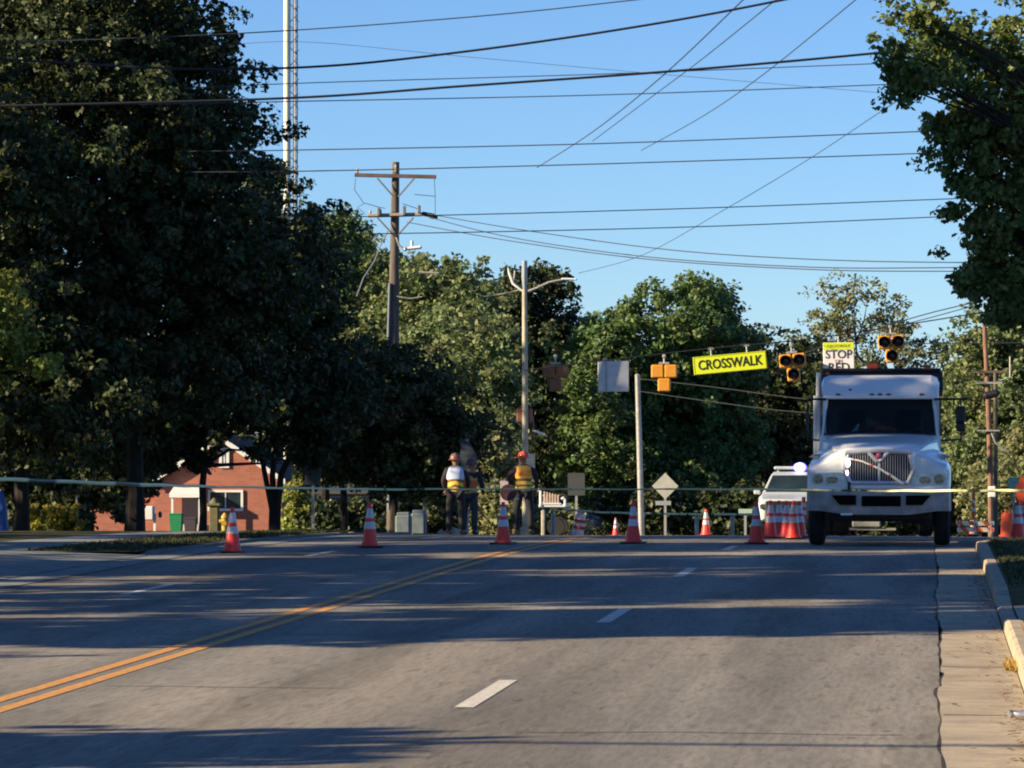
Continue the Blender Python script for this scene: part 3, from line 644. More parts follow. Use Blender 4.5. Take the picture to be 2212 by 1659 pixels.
# ------------------------------------------------------------------ utility pole
def utility_pole():
    Y = 130; f = foot(848, Y); k = Y/FPX
    t = thing('utility_pole', 'tall wooden utility pole with two crossarms rising left of centre', 'utility pole', f)
    def q(px, py, dy=0): return at(px, py, Y+dy) - f
    b = MB(); b.tube([(0, 0, -.3), q(850, 740), q(852, 560), q(855, 350)], [.2, .185, .15, .115], 12); b.build('pole', M['wood_pole'], t)
    b = MB(); b.tube([q(840, 1100, -.22), q(838, 760, -.2), q(842, 612, -.19)], .05, 8); b.build('conduit', mat('grey_blue_conduit', (.13, .16, .20), .6), t)
    def arm(x0, x1, y0, y1, name='crossarm', m=M['wood_arm'], dy=-.2, h=.12):
        b = MB(); a, c = q(x0, y0, dy), q(x1, y1, dy); L = (c-a).length
        b.box((a+c)/2, (L, .1, h), ry=-math.atan2(c.z-a.z, c.x-a.x), bev=.01); return b.build(name, m, t)
    arm(766, 942, 378, 382); arm(795, 912, 466, 463, m=mat('bleached_crossarm', (.36, .30, .24), .8))
    for (x0, y0, x1, y1) in ((815, 385, 850, 425), (895, 385, 860, 425), (815, 470, 852, 510), (893, 470, 860, 507)):
        b = MB(); b.tube([q(x0, y0, -.27), q(x1, y1, -.27)], .028, 5); b.build('brace', mat('dull_brace_steel', (.17, .17, .18), .6), t)
    M['porcelain'] = M.get('porcelain') or mat('insulator_porcelain', (.38, .33, .31), .3)
    for (x, y) in ((772, 370), (855, 362), (822, 458), (873, 458), (905, 455), (800, 460)):
        b = MB(); c = q(x, y, -.2); b.lathe(c - Vector((0, 0, .1)), [(.02, -.05), (.05, 0), (.03, .03), (.05, .06), (.03, .09), (.045, .12), (.02, .2)], 10); b.build('insulator', M['porcelain'], t)
    for (x, y, h) in ((905, 452, .26), (873, 455, .3), (818, 458, .26)):
        b = MB(); c = q(x, y, -.32); b.box(c, (.1, .12, h), bev=.02); b.build('fuse_cutout', mat('cutout_grey', (.16, .17, .19), .5), t)
    b = MB(); b.tube([q(912, 460, -.2), q(935, 467, -.2), q(945, 470, -.2)], [.05, .09, .05], 8); b.build('dead_end_clamp', M['black'], t)
    # jumper loops
    for pts in ([(768, 385), (766, 410), (785, 438), (820, 448), (832, 450)], [(938, 385), (940, 420), (940, 465)], [(895, 420), (940, 424)], [(870, 440), (905, 452)], [(786, 440), (772, 448), (788, 462)]):
        b = MB(); b.tube([q(x, y, -.25) for x, y in pts], .011, 5); b.build('jumper_wire', M['wire'], t)
    # luminaire on a curved bracket and the lower lamp
    b = MB(); b.tube([q(856, 512, -.2), q(862, 530, -.2), q(872, 538, -.2)], .035, 7); b.build('lamp_bracket', M['galv'], t)
    b = MB(); b.box(q(892, 536, -.2), (.58, .2, .1), ry=R(-6), bev=.04); b.tube([q(890, 533, -.2), q(890, 520, -.2)], .05, 8); b.build('lamp_head', M['white'], t)
    b = MB(); b.tube([q(857, 640, -.2), q(885, 645, -.2), q(912, 641, -.2)], .02, 6); b.build('service_bracket', M['galv'], t)
    b = MB(); b.box(q(822, 520, -.2)+Vector((0, 0, 0)), (.05, .05, .05)); 
    b = MB(); b.tube([q(838, 500, -.3), q(822, 530, -.8), q(808, 565, -1.6), q(785, 600, -2.6), q(770, 640, -3.6)], .022, 5); b.build('drop_wire', M['galv'], t)
    b = MB(); b.tube([q(905, 588, 2), q(948, 590, 2)], .035, 6); b.build('sleeve', M['galv'], t)
utility_pole()
# ------------------------------------------------------------------ lattice tower with a broad pale mast
def tower():
    Y = 280; k = Y/FPX; f = foot(625, Y)
    t = thing('radio_tower', 'tall slim white and rust tower rising behind the left trees', 'tower', f)
    top = 62
    def X(px): return gx(px, Y)-f.x
    b = MB(); b.tube([(X(620), 0, 0), (X(619.5), 0, top)], [.24, .24], 12); b.build('mast', mat('white_mast_paint', (.72, .68, .62), .5, 0, .12, .5), t)
    for (px, dy) in ((641, .1), (633, .75)):
        b = MB(); b.tube([(X(px), dy, 0), (X(px), dy, top)], .05, 6); b.build('leg', M['galv'], t)
    b = MB()
    z = 0; i = 0
    while z < top-1:
        b.tube([(X(626), 0, z), (X(641), .1, z+.5)] if i % 2 else [(X(641), .1, z), (X(626), 0, z+.5)], .03, 5)
        b.tube([(X(641), .1, z), (X(633), .75, z+.5)], .025, 5); z += .75; i += 1
    for j in range(60): b.tube([(X(641), .1, j+.3), (X(646), .1, j+.3)], .018, 4)
    b.build('lattice', mat('rusty_lattice', (.25, .15, .11), .7, 0, .4, 1), t)
    b = MB(); b.tube([(X(634), -.05, 0), (X(634), -.05, top)], .05, 6); b.build('cable_run', M['wire_thin'], t)
    for z in (14, 22.4): b = MB(); b.lathe((X(620), 0, z), [(.27, -.12), (.29, 0), (.27, .12)], 12); b.build('collar', M['galv'], t)
tower()
# ------------------------------------------------------------------ street light pole
def light_pole():
    Y = 116; f = foot(1135, Y); q = lambda px, py, dy=0: at(px, py, Y+dy)-f
    t = thing('street_light', 'pale street light pole with a curved arm behind the worker in the orange hard hat', 'street light', f)
    b = MB(); b.lathe((0, 0, -.1), [(.16, 0), (.16, .3), (.09, .35)], 12); b.tube([(0, 0, .1), q(1134, 800), q(1133, 625)], [.09, .082, .07], 12); b.build('pole', M['concrete_pole'], t)
    b = MB(); b.tube([q(1133, 625), q(1133, 600), q(1133, 563)], [.05, .085, .08], 10); b.build('pole_top', mat('grey_cap', (.28, .33, .40), .5, .3), t)
    b = MB(); b.tube([q(1133, 632), q(1160, 622), q(1185, 610), q(1214, 604)], [.04, .035, .032, .03], 8); b.build('arm', M['galv'], t)
    b = MB(); b.box(q(1230, 603), (.44, .16, .06), ry=R(2), bev=.02); b.build('lamp_head', M['white'], t)
    b = MB(); b.tube([q(1120, 627), q(1085, 635), q(1045, 641)], .025, 6); b.build('guy_arm', M['concrete_pole'], t)
    b = MB(); b.tube([q(1128, 628), q(1108, 612), q(1100, 590), q(1097, 578)], [.03, .04, .035, .015], 7); b.tube([q(1108, 612), q(1112, 585)], .015, 5); b.build('antenna_bracket', M['sign_white'], t)
    b = MB(); b.box(q(1132, 898, -.02)+Vector((0, .14, 0)), (.46, .2, .44), bev=.05); b.tube([q(1150, 900)+Vector((0, .12, 0)), q(1152, 960)+Vector((0, .12, 0))], .03, 6); b.build('pedestrian_signal', mat('brown_signal_box', (.22, .09, .06), .6), t)
    b = MB(); b.box(q(1138, 1006, -.14), (.46, .015, .68)); b.build('sign_plate', mat('cream_sign', (.58, .55, .42), .6), t)
    b = MB(); b.box(q(1166, 935), (.34, .1, .06), ry=R(22), bev=.02); b.tube([q(1150, 930), q(1160, 932)], .02, 5); b.build('camera_housing', M['white'], t)
light_pole()
def steel_pole():
    Y = 114; f = foot(1386, Y); q = lambda px, py, dy=0: at(px, py, Y+dy)-f
    t = thing('signal_pole', 'slim leaning steel pole between the signals and the fourth cone', 'pole', f)
    b = MB(); b.tube([(0, 0, -.1), q(1381, 960), q(1377, 812)], [.085, .078, .07], 12); b.build('pole', M['galv'], t)
    b = MB(); b.ball(q(1377, 811), (.075, .075, .05)); b.build('pole_cap', M['galv'], t)
steel_pole()
# ------------------------------------------------------------------ signals and signs on the span
def hawk(px, py, Y, label, back=False, tilt=0, hm=None):
    hm = hm or M['signal']
    c = at(px, py, Y)
    t = thing('traffic_signal', label, 'traffic signal', c, math.pi if back else 0, 'three-lens beacons on the span wire')
    for (x, z) in ((-.19, .17), (.19, .17), (0, -.22)):
        b = MB(); b.box((x, .02, z), (.36, .2, .38), bev=.035); o = b.build('housing', hm, t)
        b = MB(); b.lathe((x, -.09, z), [(.145, 0), (.145, -.012), (.12, -.03), (.02, -.045)], 18, 'Y'); b.build('lens', M['signal_red'], o)
        b = MB(); n = 14; secs = []
        for i in range(n+1):
            a = R(-30+240*i/n); secs.append([(x+.155*math.cos(a), -.08, z+.155*math.sin(a)), (x+.155*math.cos(a), -.34+.1*(1-math.sin(a))*.5, z+.155*math.sin(a)), (x+.165*math.cos(a), -.34+.1*(1-math.sin(a))*.5, z+.165*math.sin(a)), (x+.165*math.cos(a), -.08, z+.165*math.sin(a))])
        b.loft(secs, closed=True); b.build('visor', M['black'] if not back else hm, o)
    b = MB(); b.tube([(0, .02, .36), (0, .02, .62)], .03, 6); b.box((0, .02, .40), (.3, .1, .06), bev=.01); b.box((0, .02, .60), (.1, .1, .1), bev=.02); b.build('hanger', M['galv'], t)
    t.rotation_euler[1] = tilt
    return t
hawk(1713, 792, 115, 'three-lens beacon facing us between the CROSSWALK and STOP signs', tilt=R(-5))
hawk(1926, 752, 115, 'rightmost three-lens beacon facing us above the truck roof', tilt=R(-3))
hawk(1435, 815, 117, 'bright orange beacon seen from behind left of the CROSSWALK sign', True)
hawk(1200, 815, 117, 'shade-toned brown beacon seen from behind next to the street light', True, hm=mat('shaded_brown_housing', (.20, .095, .045), .6, 0, .3, 8))  # brown is the yellow housing with shade put into its colour
def crosswalk_sign():
    c = at(1577, 784, 115); t = thing('crosswalk_sign', 'yellow CROSSWALK sign tilted on the span wire', 'sign', c)
    b = MB(); b.box((0, 0, 0), (2.05, .03, .50), bev=.01); p = b.build('panel', M['sign_yellow'], t)
    b = MB()
    for (cx, cz, sx, sz) in ((0, .235, 2.0, .012), (0, -.235, 2.0, .012), (-1.0, 0, .012, .46), (1.0, 0, .012, .46)): b.box((cx, -.019, cz), (sx, .006, sz))
    b.build('border', mat('dark_border', (.25, .28, .02), .5), t)
    text_mesh(t, 'CROSSWALK', .38, (0, -.022, -.005), M['ink'], sx=.80, bold=.006)
    for x in (-.5, .5):
        b = MB(); b.tube([(x, .02, .25), (x, .02, .48)], .03, 6); b.box((x, .02, .45), (.16, .06, .05)); b.build('hanger', M['galv'], t)
    t.rotation_euler[1] = R(-5.2)
crosswalk_sign()
def stop_sign():
    c = at(1812, 787, 115); t = thing('stop_on_red_sign', 'white STOP ON RED sign with a yellow header above the truck', 'sign', c)
    b = MB(); b.box((0, 0, 0), (.86, .03, 1.22), bev=.012); b.build('panel', M['sign_white'], t)
    b = MB(); b.box((0, -.018, .51), (.84, .008, .19)); b.build('header', M['sign_yellow'], t)
    text_mesh(t, 'CROSSWALK', .11, (0, -.026, .51), mat('faded_header_letters', (.30, .34, .03), .5), 'header_lettering')
    text_mesh(t, 'STOP', .33, (0, -.02, .27), mat('grey_black_letters', (.05, .04, .06), .5), bold=.004, sx=.95)
    text_mesh(t, 'ON', .13, (0, -.02, .085), mat('red_letters', (.35, .08, .08), .5))
    text_mesh(t, 'RED', .33, (0, -.02, -.09), M['ink'], bold=.004)
    b = MB(); b.tube([(0, .03, .6), (0, .03, .8)], .03, 6); b.build('hanger', M['galv'], t)
    t.rotation_euler[1] = R(-1)
stop_sign()
def back_sign():
    c = at(1325, 813, 117); t = thing('span_sign', 'blank silver square back of a sign hanging between two beacons', 'sign', c)
    b = MB(); b.box((0, 0, 0), (.88, .02, .88), bev=.03); b.build('panel', M['sign_back'], t)
    b = MB(); b.box((-.2, -.03, 0), (.04, .03, .86)); b.tube([(-.2, -.03, .4), (-.2, -.03, .56)], .025, 6); b.build('hanger', M['galv'], t)
    t.rotation_euler = (R(-4), 0, R(8))
back_sign()
def post_sign(name, label, px, Y, py, poly, m, post_r=.03, extra=None, topy=None, cat='sign'):
    f = foot(px, Y); t = thing(name, label, cat, f); c = at(px, py, Y)-f
    b = MB(); b.prism([(c.x+x, c.z+z) for x, z in poly], -.035, -.015); b.build('plate', m, t)
    b = MB(); b.box((c.x*.5, .02, (c.z+max(z for x, z in poly))/2), (post_r*1.6, post_r*1.6, c.z+max(z for x, z in poly)-.05)); b.build('post', M['galv'], t)
    if extra: extra(t, c)
    return t
d = .53
def ex(t, c):
    b = MB(); b.box((c.x-.08, -.03, c.z-.68), (.62, .02, .17)); b.build('lower_plate', M['sign_back'], t)
M['plate_back'] = mat('weathered_sign_back', (.42, .42, .36), .6, .1, .15, 4)
def rect(w, h): return [(-w/2, -h/2), (w/2, -h/2), (w/2, h/2), (-w/2, h/2)]
post_sign('warning_sign', 'grey back of a diamond sign on a post right of centre', 1437, 165, 1050, [(0, -d), (d, 0), (0, d), (-d, 0)], M['plate_back'], .06, ex)
post_sign('road_sign', 'dark rectangular sign back on a post beside the centre tree', 1245, 150, 1046, rect(.62, .82), mat('dark_sign_back', (.06, .065, .065), .5, .1), .05)
post_sign('street_sign', 'tall blue-grey notice sign right of the evergreen shrub', 676, 100, 1010, rect(.40, .85), mat('blue_grey_sign', (.05, .07, .09), .6), .04)
post_sign('small_sign', 'small pale green sign on a thin post left of the stacked cones', 1610, 140, 1104, rect(.46, .15), mat('pale_green_sign', (.32, .45, .36), .6), .05)
post_sign('green_sign', 'small green and white sign at the far right above the tape', 2189, 95, 1046, rect(.22, .32), mat('teal_sign', (.22, .48, .38), .5, 0, .5, 9), .03)
def ex2(t, c):
    b = MB(); b.box((c.x, -.03, c.z-.45), (.4, .02, .3)); b.build('lower_plate', M['sign_back'], t)
post_sign('angular_sign', 'dark grey angular sign back above the stooping worker', 1008, 95, 985, [(-.14, -.38), (.20, -.38), (.24, .0), (.08, .30), (-.14, .42)], mat('slate_sign_back', (.045, .06, .08), .6), .05)
post_sign('orange_sign', 'orange work sign cut off by the right frame edge', 2209, 92, 1062, [(0, -.35), (.35, 0), (0, .35), (-.14, .12), (-.14, -.12)], M['orange'], .03)
def utility_box():
    f = foot(330, 120); t = thing('mailbox', 'white box on a white post left of the green bin', 'mailbox', f)
    b = MB(); b.box((-.1, 0, .62), (.28, .3, .42), bev=.03); b.build('box', M['white'], t)
    b = MB(); b.box((.06, 0, .3), (.07, .07, .62)); b.build('post', M['white'], t)
    b = MB(); b.ball((.22, 0, .58), (.06, .06, .1)); b.build('meter', M['bin_grey'], t)
utility_box()
# ------------------------------------------------------------------ right-hand wooden poles
def right_poles():
    Y = 118; f = foot(2141, Y); q = lambda px, py, dy=0: at(px, py, Y+dy)-f
    t = thing('wooden_pole', 'brown wooden pole right of the truck with crossarms and white tags', 'utility pole', f)
    b = MB(); b.tube([(0, 0, -.2), q(2139, 1000), q(2134, 850), q(2126, 690)], [.085, .08, .075, .065], 10); b.build('pole', mat('red_brown_pole', (.22, .12, .085), .9, 0, .3, 3), t)
    for (x0, x1, y, h, m) in ((2098, 2180, 803, .07, 'wood_arm'), (2108, 2165, 827, .06, 'galv'), (2110, 2160, 930, .04, 'galv')):
        a, c = q(x0, y, -.12), q(x1, y, -.12); b = MB(); b.box((a+c)/2, ((c-a).length, .08, h)); b.build('crossarm', M[m], t)
    for (x, y) in ((2136, 1056), (2136, 1069)):
        b = MB(); b.box(q(x+7, y, -.1), (.22, .06, .15), bev=.03); b.build('tag', M['sign_white'], t)
    b = MB(); b.tube([q(2142, 935, -.1), q(2150, 955, -.1), q(2165, 972, -.1), q(2180, 975, -.1)], .03, 6); b.build('riser_cable', M['galv'], t)
    t2 = thing('wooden_pole', 'second thinner wooden pole close behind the tagged one', 'utility pole', foot(2151, 126))
    b = MB(); b.tube([(0, 0, -.2), at(2150, 800, 126)-foot(2151, 126)], [.07, .055], 9); b.build('pole', M['wood_pole'], t2)
    b = MB(); p = at(2182, 770, 126)-foot(2151, 126); b.tube([at(2160, 822, 126)-foot(2151, 126), at(2182, 815, 126)-foot(2151, 126), p], .03, 6); b.build('bracket', M['galv'], t2)
    c = at(2141, 852, 112); o = MB(); o.tube([(-.22, 0, -.05), (-.15, 0, -.035), (.15, 0, .035), (.22, 0, .05)], [.04, .11, .11, .05], 10); oo = o.build('cable_splice_case', M['black']); oo.location = c
    tag(oo, 'black oval splice case hanging on a cable in front of the brown pole', 'splice case')
    wire('dark cable running right from the truck mirror height past the brown pole', [(1990, 866, 112), (2120, 856, 112), (2165, 847, 112), (2350, 830, 112)], .013, 'wire')
    for y in (880, 905, 1000): pass
right_poles()

# ------------------------------------------------------------------ cones
def cone_mesh():
    t = thing('traffic_cone', 'x', 'traffic cone', (0, 0, 0), 0, 'orange traffic cones')
    b = MB(); b.box((0, 0, .018), (.37, .37, .034), bev=.012); b.build('base', M['black'], t)
    def r(h): return .135 - .108*(h-.03)/.68
    def seg(h0, h1, e=0): return [(r(h0)+e, h0), (r(h1)+e, h1)]
    b = MB(); b.lathe((0, 0, 0), [(.15, .034), (.145, .06), (r(.07), .07), (r(.69), .69), (r(.70)*.9, .705)], 20); b.build('body', M['cone'], t)
    b = MB(); b.lathe((0, 0, 0), seg(.30, .41, .003), 20); b.build('lower_collar', M['cone_white'], t)
    b = MB(); b.lathe((0, 0, 0), seg(.47, .62, .003), 20); b.build('upper_collar', M['cone_white'], t)
    return t
cone0 = cone_mesh()
GC = 'traffic cones in a row across the road'
cone0.location = foot(502, 62.3); cone0['label'] = 'leftmost cone of the row, standing in front of the brick house'; cone0['group'] = GC
cone0.rotation_euler[2] = .2
for (px, Y, lab, grp) in ((799, 66, 'second cone from the left in the row, in front of the dark hedge', GC), (1087, 69, 'middle cone of the row, beside the worker in the orange hard hat', GC),
        (1368, 70, 'cone of the row standing in front of the slim steel pole', GC), (1634, 70, 'rightmost cone of the row, at the front of the cone cluster', GC),
        (1664, 77, 'cone just behind the rightmost row cone in the cluster', 'cones clustered left of the truck'), (1683, 79, 'second cone from the left inside the cluster by the truck', 'cones clustered left of the truck'),
        (1699, 77.5, 'third cone inside the cluster by the truck', 'cones clustered left of the truck'), (1714, 76, 'sunlit cone of the cluster nearest the truck wheel', 'cones clustered left of the truck'), (1727, 79, 'last cone of the cluster, half behind the truck', 'cones clustered left of the truck'),
        (1330, 165, 'small distant cone left of the fourth row cone', 'distant cones'), (1525, 112, 'distant cone between the diamond sign and the cone cluster', 'distant cones'), (2101, 150, 'far cone between the truck and the brown pole', 'distant cones'),
        (2199, 74, 'big sunlit cone cut off at the right frame edge', 'cones at the right edge'), (2214, 76, 'cone mostly outside the right frame edge', 'cones at the right edge')):
    c = dup(cone0, foot(px, Y, .02 if px > 2190 else 0), random.Random(px).uniform(-.4, .4), lab, grp); c.scale = (1, 1, random.Random(px+1).uniform(.97, 1.05))

# ------------------------------------------------------------------ tape
def tape(label, pts, w, name='caution_tape', tw=.9, seed=1):
    P = [at(*p) for p in pts]; out = []; g = random.Random(seed)
    for i in range(len(P)-1):
        n = 22
        for k in range(n): out.append(P[i].lerp(P[i+1], k/n))
    out.append(P[-1]); b = MB(); vs = []; a = 0
    for i, p in enumerate(out):
        a += g.uniform(-.25, .3)*tw; q = .9*math.sin(a*1.3)*tw
        ww = (w(i/len(out)) if callable(w) else w)*.88; d = Vector((0, math.sin(q), math.cos(q)))*ww/2; s = Vector((0, 0, -.004*math.sin(i*.7)))
        vs += [p+d+s, p-d+s]
    b.add(vs, [(2*i, 2*i+1, 2*i+3, 2*i+2) for i in range(len(out)-1)], True)
    o = b.build(name, M['tape2']); md = o.modifiers.new('s', 'SOLIDIFY'); md.thickness = .002
    return tag(o, label, 'caution tape')
def tape_mat():
    m, t, b = nodes_mat('yellow_tape'); b.inputs['Roughness'].default_value = .35
    tc = t.nodes.new('ShaderNodeTexCoord'); wv = t.nodes.new('ShaderNodeTexNoise'); wv.inputs['Scale'].default_value = 3.5; wv.inputs['Detail'].default_value = 3
    mp = t.nodes.new('ShaderNodeMapping'); mp.inputs['Scale'].default_value = (1, .1, .1); link(t, tc.outputs['Object'], mp.inputs[0]); link(t, mp.outputs[0], wv.inputs[0])
    r = t.nodes.new('ShaderNodeValToRGB'); e = r.color_ramp.elements; e[0].position = .36; e[0].color = (.05, .06, .03, 1); e[1].position = .42; e[1].color = (.70, .68, .36, 1)
    link(t, wv.outputs[0], r.inputs[0]); link(t, r.outputs[0], b.inputs['Base Color']); return m
M['tape2'] = tape_mat()
tape('yellow caution tape stretched across the road in front of the truck', [(-250, 1024, 52), (0, 1035, 54), (280, 1046, 58), (480, 1052, 62), (800, 1057, 66), (1150, 1057, 67), (1640, 1057, 66.5), (1900, 1060, 66), (2143, 1060, 64), (2400, 1058, 62)], lambda f: .062-.10*max(0, f-.25) if f < .55 else .032+.045*(f-.55))
tape('second strip of tape low behind the diamond sign', [(1190, 1098, 125), (1300, 1107, 125), (1500, 1111, 125), (1720, 1112, 125)], .07, tw=.3, seed=4)
for (px, lab) in ((1505, 'left grey post holding the far tape'), (1582, 'right pale post holding the far tape'), (1195, 'post holding the left end of the far tape behind the hard-hat worker')):
    f = foot(px, 125.2); h = .66; b = MB(); b.box((0, 0, h/2-.05), (.12, .12, h), bev=.02); b.lathe((0, 0, h-.06), [(.07, 0), (.08, .03), (.02, .08)], 8)
    o = b.build('fence_post', M['concrete_pole'] if px == 1582 else M['galv']); o.location = f; tag(o, lab, 'post', 'posts of the far tape line')

# ------------------------------------------------------------------ truck
def truck():
    X0 = gx(1898, 68.2); Y0 = 68.0
    t = thing('utility_truck', 'white conventional-cab work truck with dark windscreen parked in the right lane', 'truck', (X0, Y0, gz(69.3)))
    W = M['truck_white']; P = lambda *a: a
    k = 68/FPX
    def zx(px): return (px-1898)*k
    # bumper; dark blocks on its face paint the shade of its openings
    b = MB()
    secs = []
    for x, dy in ((-1.19, .45), (-1.15, .16), (-.95, .03), (-.5, -.04), (0, -.06), (.5, -.04), (.95, .03), (1.15, .16), (1.19, .45)):
        lo = .54 if abs(x) < .8 else .60
        secs.append([(x, dy, lo), (x, dy-.03, lo+.1), (x, dy, .93), (x, dy+.12, .95), (x, dy+.14, lo)])
    b.loft(secs, smooth=True); bp = b.build('bumper', M['bumper'], t)
    for (x0, x1, z0, z1) in ((zx(1862), zx(1946), .68, .85), (zx(1797), zx(1850), .70, .86), (zx(1957), zx(2010), .70, .86)):
        b = MB(); c = (x0+x1)/2; s_ = .04 if c < -.3 else (-.04 if c > .3 else 0)
        b.prism([(x0+max(0, -s_)*2, z0), (x1-max(0, s_)*2, z0), (x1, z1), (x0, z1)] if abs(c) < .3 else ([(x0+.14, z0), (x1, z0), (x1, z1), (x0, z1)] if c < 0 else [(x0, z0), (x1-.14, z0), (x1, z1), (x0, z1)]), -.105, .05); b.build('opening_shade', M['shade_fill'], bp)
    b = MB(); b.box((zx(1830), -.08, .55), (.2, .08, .05), bev=.015); b.build('tow_hook', M['chrome'], bp)
    # hood
    def hs(y, hw, zt, zs, hb, zb):
        return [(-hb, y, zb), (-hw*1.04, y, zs), (-hw, y, zt-.07), (-hw*.8, y, zt), (-hw*.42, y, zt+.018), (0, y, zt+.022), (hw*.42, y, zt+.018), (hw*.8, y, zt), (hw, y, zt-.07), (hw*1.04, y, zs), (hb, y, zb)]
    b = MB(); b.loft([hs(.10, .60, 1.60, 1.3, .62, 1.0), hs(.16, .64, 1.635, 1.35, .68, 1.0), hs(.7, .76, 1.72, 1.42, .86, 1.0), hs(1.4, .90, 1.80, 1.5, 1.0, 1.0), hs(1.95, .99, 1.86, 1.5, 1.04, 1.0)], closed=True, smooth=True); b.build('hood', W, t)
    # fenders
    for s in (-1, 1):
        b = MB(); secs = []
        for (y, xi, xo, zt, zb, zi) in ((.0, .46, 1.13, 1.31, .95, 1.52), (.025, .46, 1.155, 1.345, .94, 1.55), (.10, .48, 1.172, 1.37, .94, 1.58), (.5, .56, 1.185, 1.40, 1.02, 1.60), (.9, .66, 1.19, 1.43, 1.06, 1.62), (1.3, .76, 1.19, 1.45, 1.02, 1.62), (1.6, .82, 1.185, 1.43, .9, 1.60), (1.85, .9, 1.17, 1.40, .85, 1.56)):
            secs.append([(s*xi, y, zb), (s*xi, y, zi), (s*(xi+.16), y+.01, zi-.01), (s*(xi+.30), y, zi-.09), (s*(xo-.20), y, zt+.02), (s*(xo-.06), y, zt-.03), (s*xo, y, zt-.12), (s*xo, y, zb)])
        if s < 0: secs = [q[::-1] for q in secs]
        b.loft(secs); fe = b.build('fender', W, t)
        # headlamp: a dark recessed housing with two lenses
        chrome_blue = M.get('lamp_bowl') or mat('lamp_bowl', (.30, .40, .55), .15, .6, .3, 9); M['lamp_bowl'] = chrome_blue
        b = MB(); b.prism([(s*.50, 1.03), (s*.62, 1.0), (s*1.12, 1.03), (s*1.13, 1.22), (s*.62, 1.235), (s*.55, 1.20)], -.004, .06); hp = b.build('headlamp', chrome_blue, fe)
        for (c, w_, h_) in ((.76, .20, .115), (.99, .17, .16)):
            b = MB(); pr = []
            for j in range(14):
                a = 2*math.pi*j/14; pr.append((s*c + w_/2*abs(math.cos(a))**.7*math.copysign(1, math.cos(a)), 1.125+h_/2*abs(math.sin(a))**.8*math.copysign(1, math.sin(a))-.015*(c < .8)))
            b.prism(pr, -.012, .04); b.build('lens', M['lens'], hp)
    # grille: frame, dark back, two banks of bars
    x0, x1, z0, z1 = -.56, .58, 1.06, 1.56
    b = MB(); b.prism([(x0+.10, z0), (x1-.10, z0), (x1, z0+.22), (x1-.02, z1), (x0+.02, z1), (x0, z0+.22)], -.006, .12); gr = b.build('grille', M['shade_fill'], t)
    b = MB()
    pl = [(x0+.10, z0), (x1-.10, z0), (x1, z0+.22), (x1-.02, z1), (0+.17, z1+.02), (.02, z1-.14), (-.02, z1-.14), (-.17, z1+.02), (x0+.02, z1), (x0, z0+.22)]
    for i in range(len(pl)):
        a, c = pl[i], pl[(i+1) % len(pl)]; b.tube([(a[0], -.01, a[1]), (c[0], -.01, c[1])], .038, 8)
    b.tube([(.01, -.01, z0), (.01, -.01, z1-.14)], .02, 6)
    for s_ in (-1, 1): b.tube([(.01+s_*.545, -.01, z0+.24), (.01+s_*.53, -.02, z0+.40), (.01+s_*.50, -.01, z1-.03)], [.03, .045, .03], 8)
    b.tube([(x0+.06, -.01, z1+.01), (.01, -.02, z1+.03), (x1-.06, -.01, z1+.01)], .035, 8)
    b.build('grille_surround', M['chrome'], gr)
    b = MB()
    n = 26
    for i in range(n):
        x = x0+.06+(x1-x0-.12)*i/(n-1)
        zt = z1-.03 - max(0, .12-abs(x))*.9
        zl = z0+.02+max(0, abs(x)-(x1-.12))*1.5
        b.box((x, -.018, (zt+zl)/2), (.012, .02, zt-zl))
    b.build('grille_bars', mat('grille_bar_steel', (.34, .36, .42), .35, .3), gr)
    b = MB(); b.ball((.01, -.04, z1-.05), (.055, .03, .05)); b.build('emblem', mat('maroon_emblem', (.35, .06, .12), .3), gr)
    # strobe lamps at the grille edge
    for (x, z, r_, e) in ((x0+.06, z1-.17, .045, 9), (x0+.05, z1-.33, .028, 5)):
        b = MB(); b.ball((x, -.05, z), (r_*.8, .02, r_*1.5)); b.build('strobe_lamp', mat('strobe_emitter', (.9, .8, .8), .3, emit=((1, .80, .78), e*.5)), gr)
    # reflective striped strap lying diagonally over the grille
    m, tt, bb = nodes_mat('striped_reflective_strap'); bb.inputs['Roughness'].default_value = .25
    tc = tt.nodes.new('ShaderNodeTexCoord'); nz = tt.nodes.new('ShaderNodeTexNoise'); nz.inputs['Scale'].default_value = 16; nz.inputs['Detail'].default_value = 1
    rr = tt.nodes.new('ShaderNodeValToRGB'); rr.color_ramp.interpolation = 'CONSTANT'; el = rr.color_ramp.elements
    el[0].color = (.9, .9, 1, 1); el[0].position = 0; el[1].color = (.75, .12, .08, 1); el[1].position = .56
    e3 = el.new(.48); e3.color = (.8, .8, .85, 1); e4 = el.new(.40); e4.color = (.75, .75, .3, 1); e5 = el.new(.44); e5.color = (.9, .9, .95, 1)
    link(tt, tc.outputs['Object'], nz.inputs[0]); link(tt, nz.outputs[0], rr.inputs[0]); link(tt, rr.outputs[0], bb.inputs['Base Color'])
    b = MB(); b.tube([(zx(1832), -.05, z1-.09), (zx(1862), -.055, z1-.14), (zx(1900), -.06, z1-.26), (zx(1930), -.07, z1-.40), (zx(1954), -.07, z1-.53)], [.014, .016, .018, .024, .026], 6); b.build('reflective_strap', m, gr)
    # lower valance under the grille and small black stake
    b = MB(); b.box((0.01, .02, .99), (1.0, .12, .09), bev=.03); b.build('valance', W, t)
    b = MB(); b.box((zx(1835), -.06, 1.0), (.05, .03, .16)); b.build('plate_bracket', M['black'], t)
    # cab
    b = MB()
    cab = []
    for (z, hw, yf) in ((1.0, 1.02, 1.9), (1.80, 1.02, 1.9), (1.86, 1.0, 1.92)):
        cab.append([(-hw, yf, z), (hw, yf, z), (hw, 3.5, z), (-hw, 3.5, z)])
    b.loft(cab, smooth=False); b.build('cab', W, t)
    # pillars and roof panel
    zt = 2.47
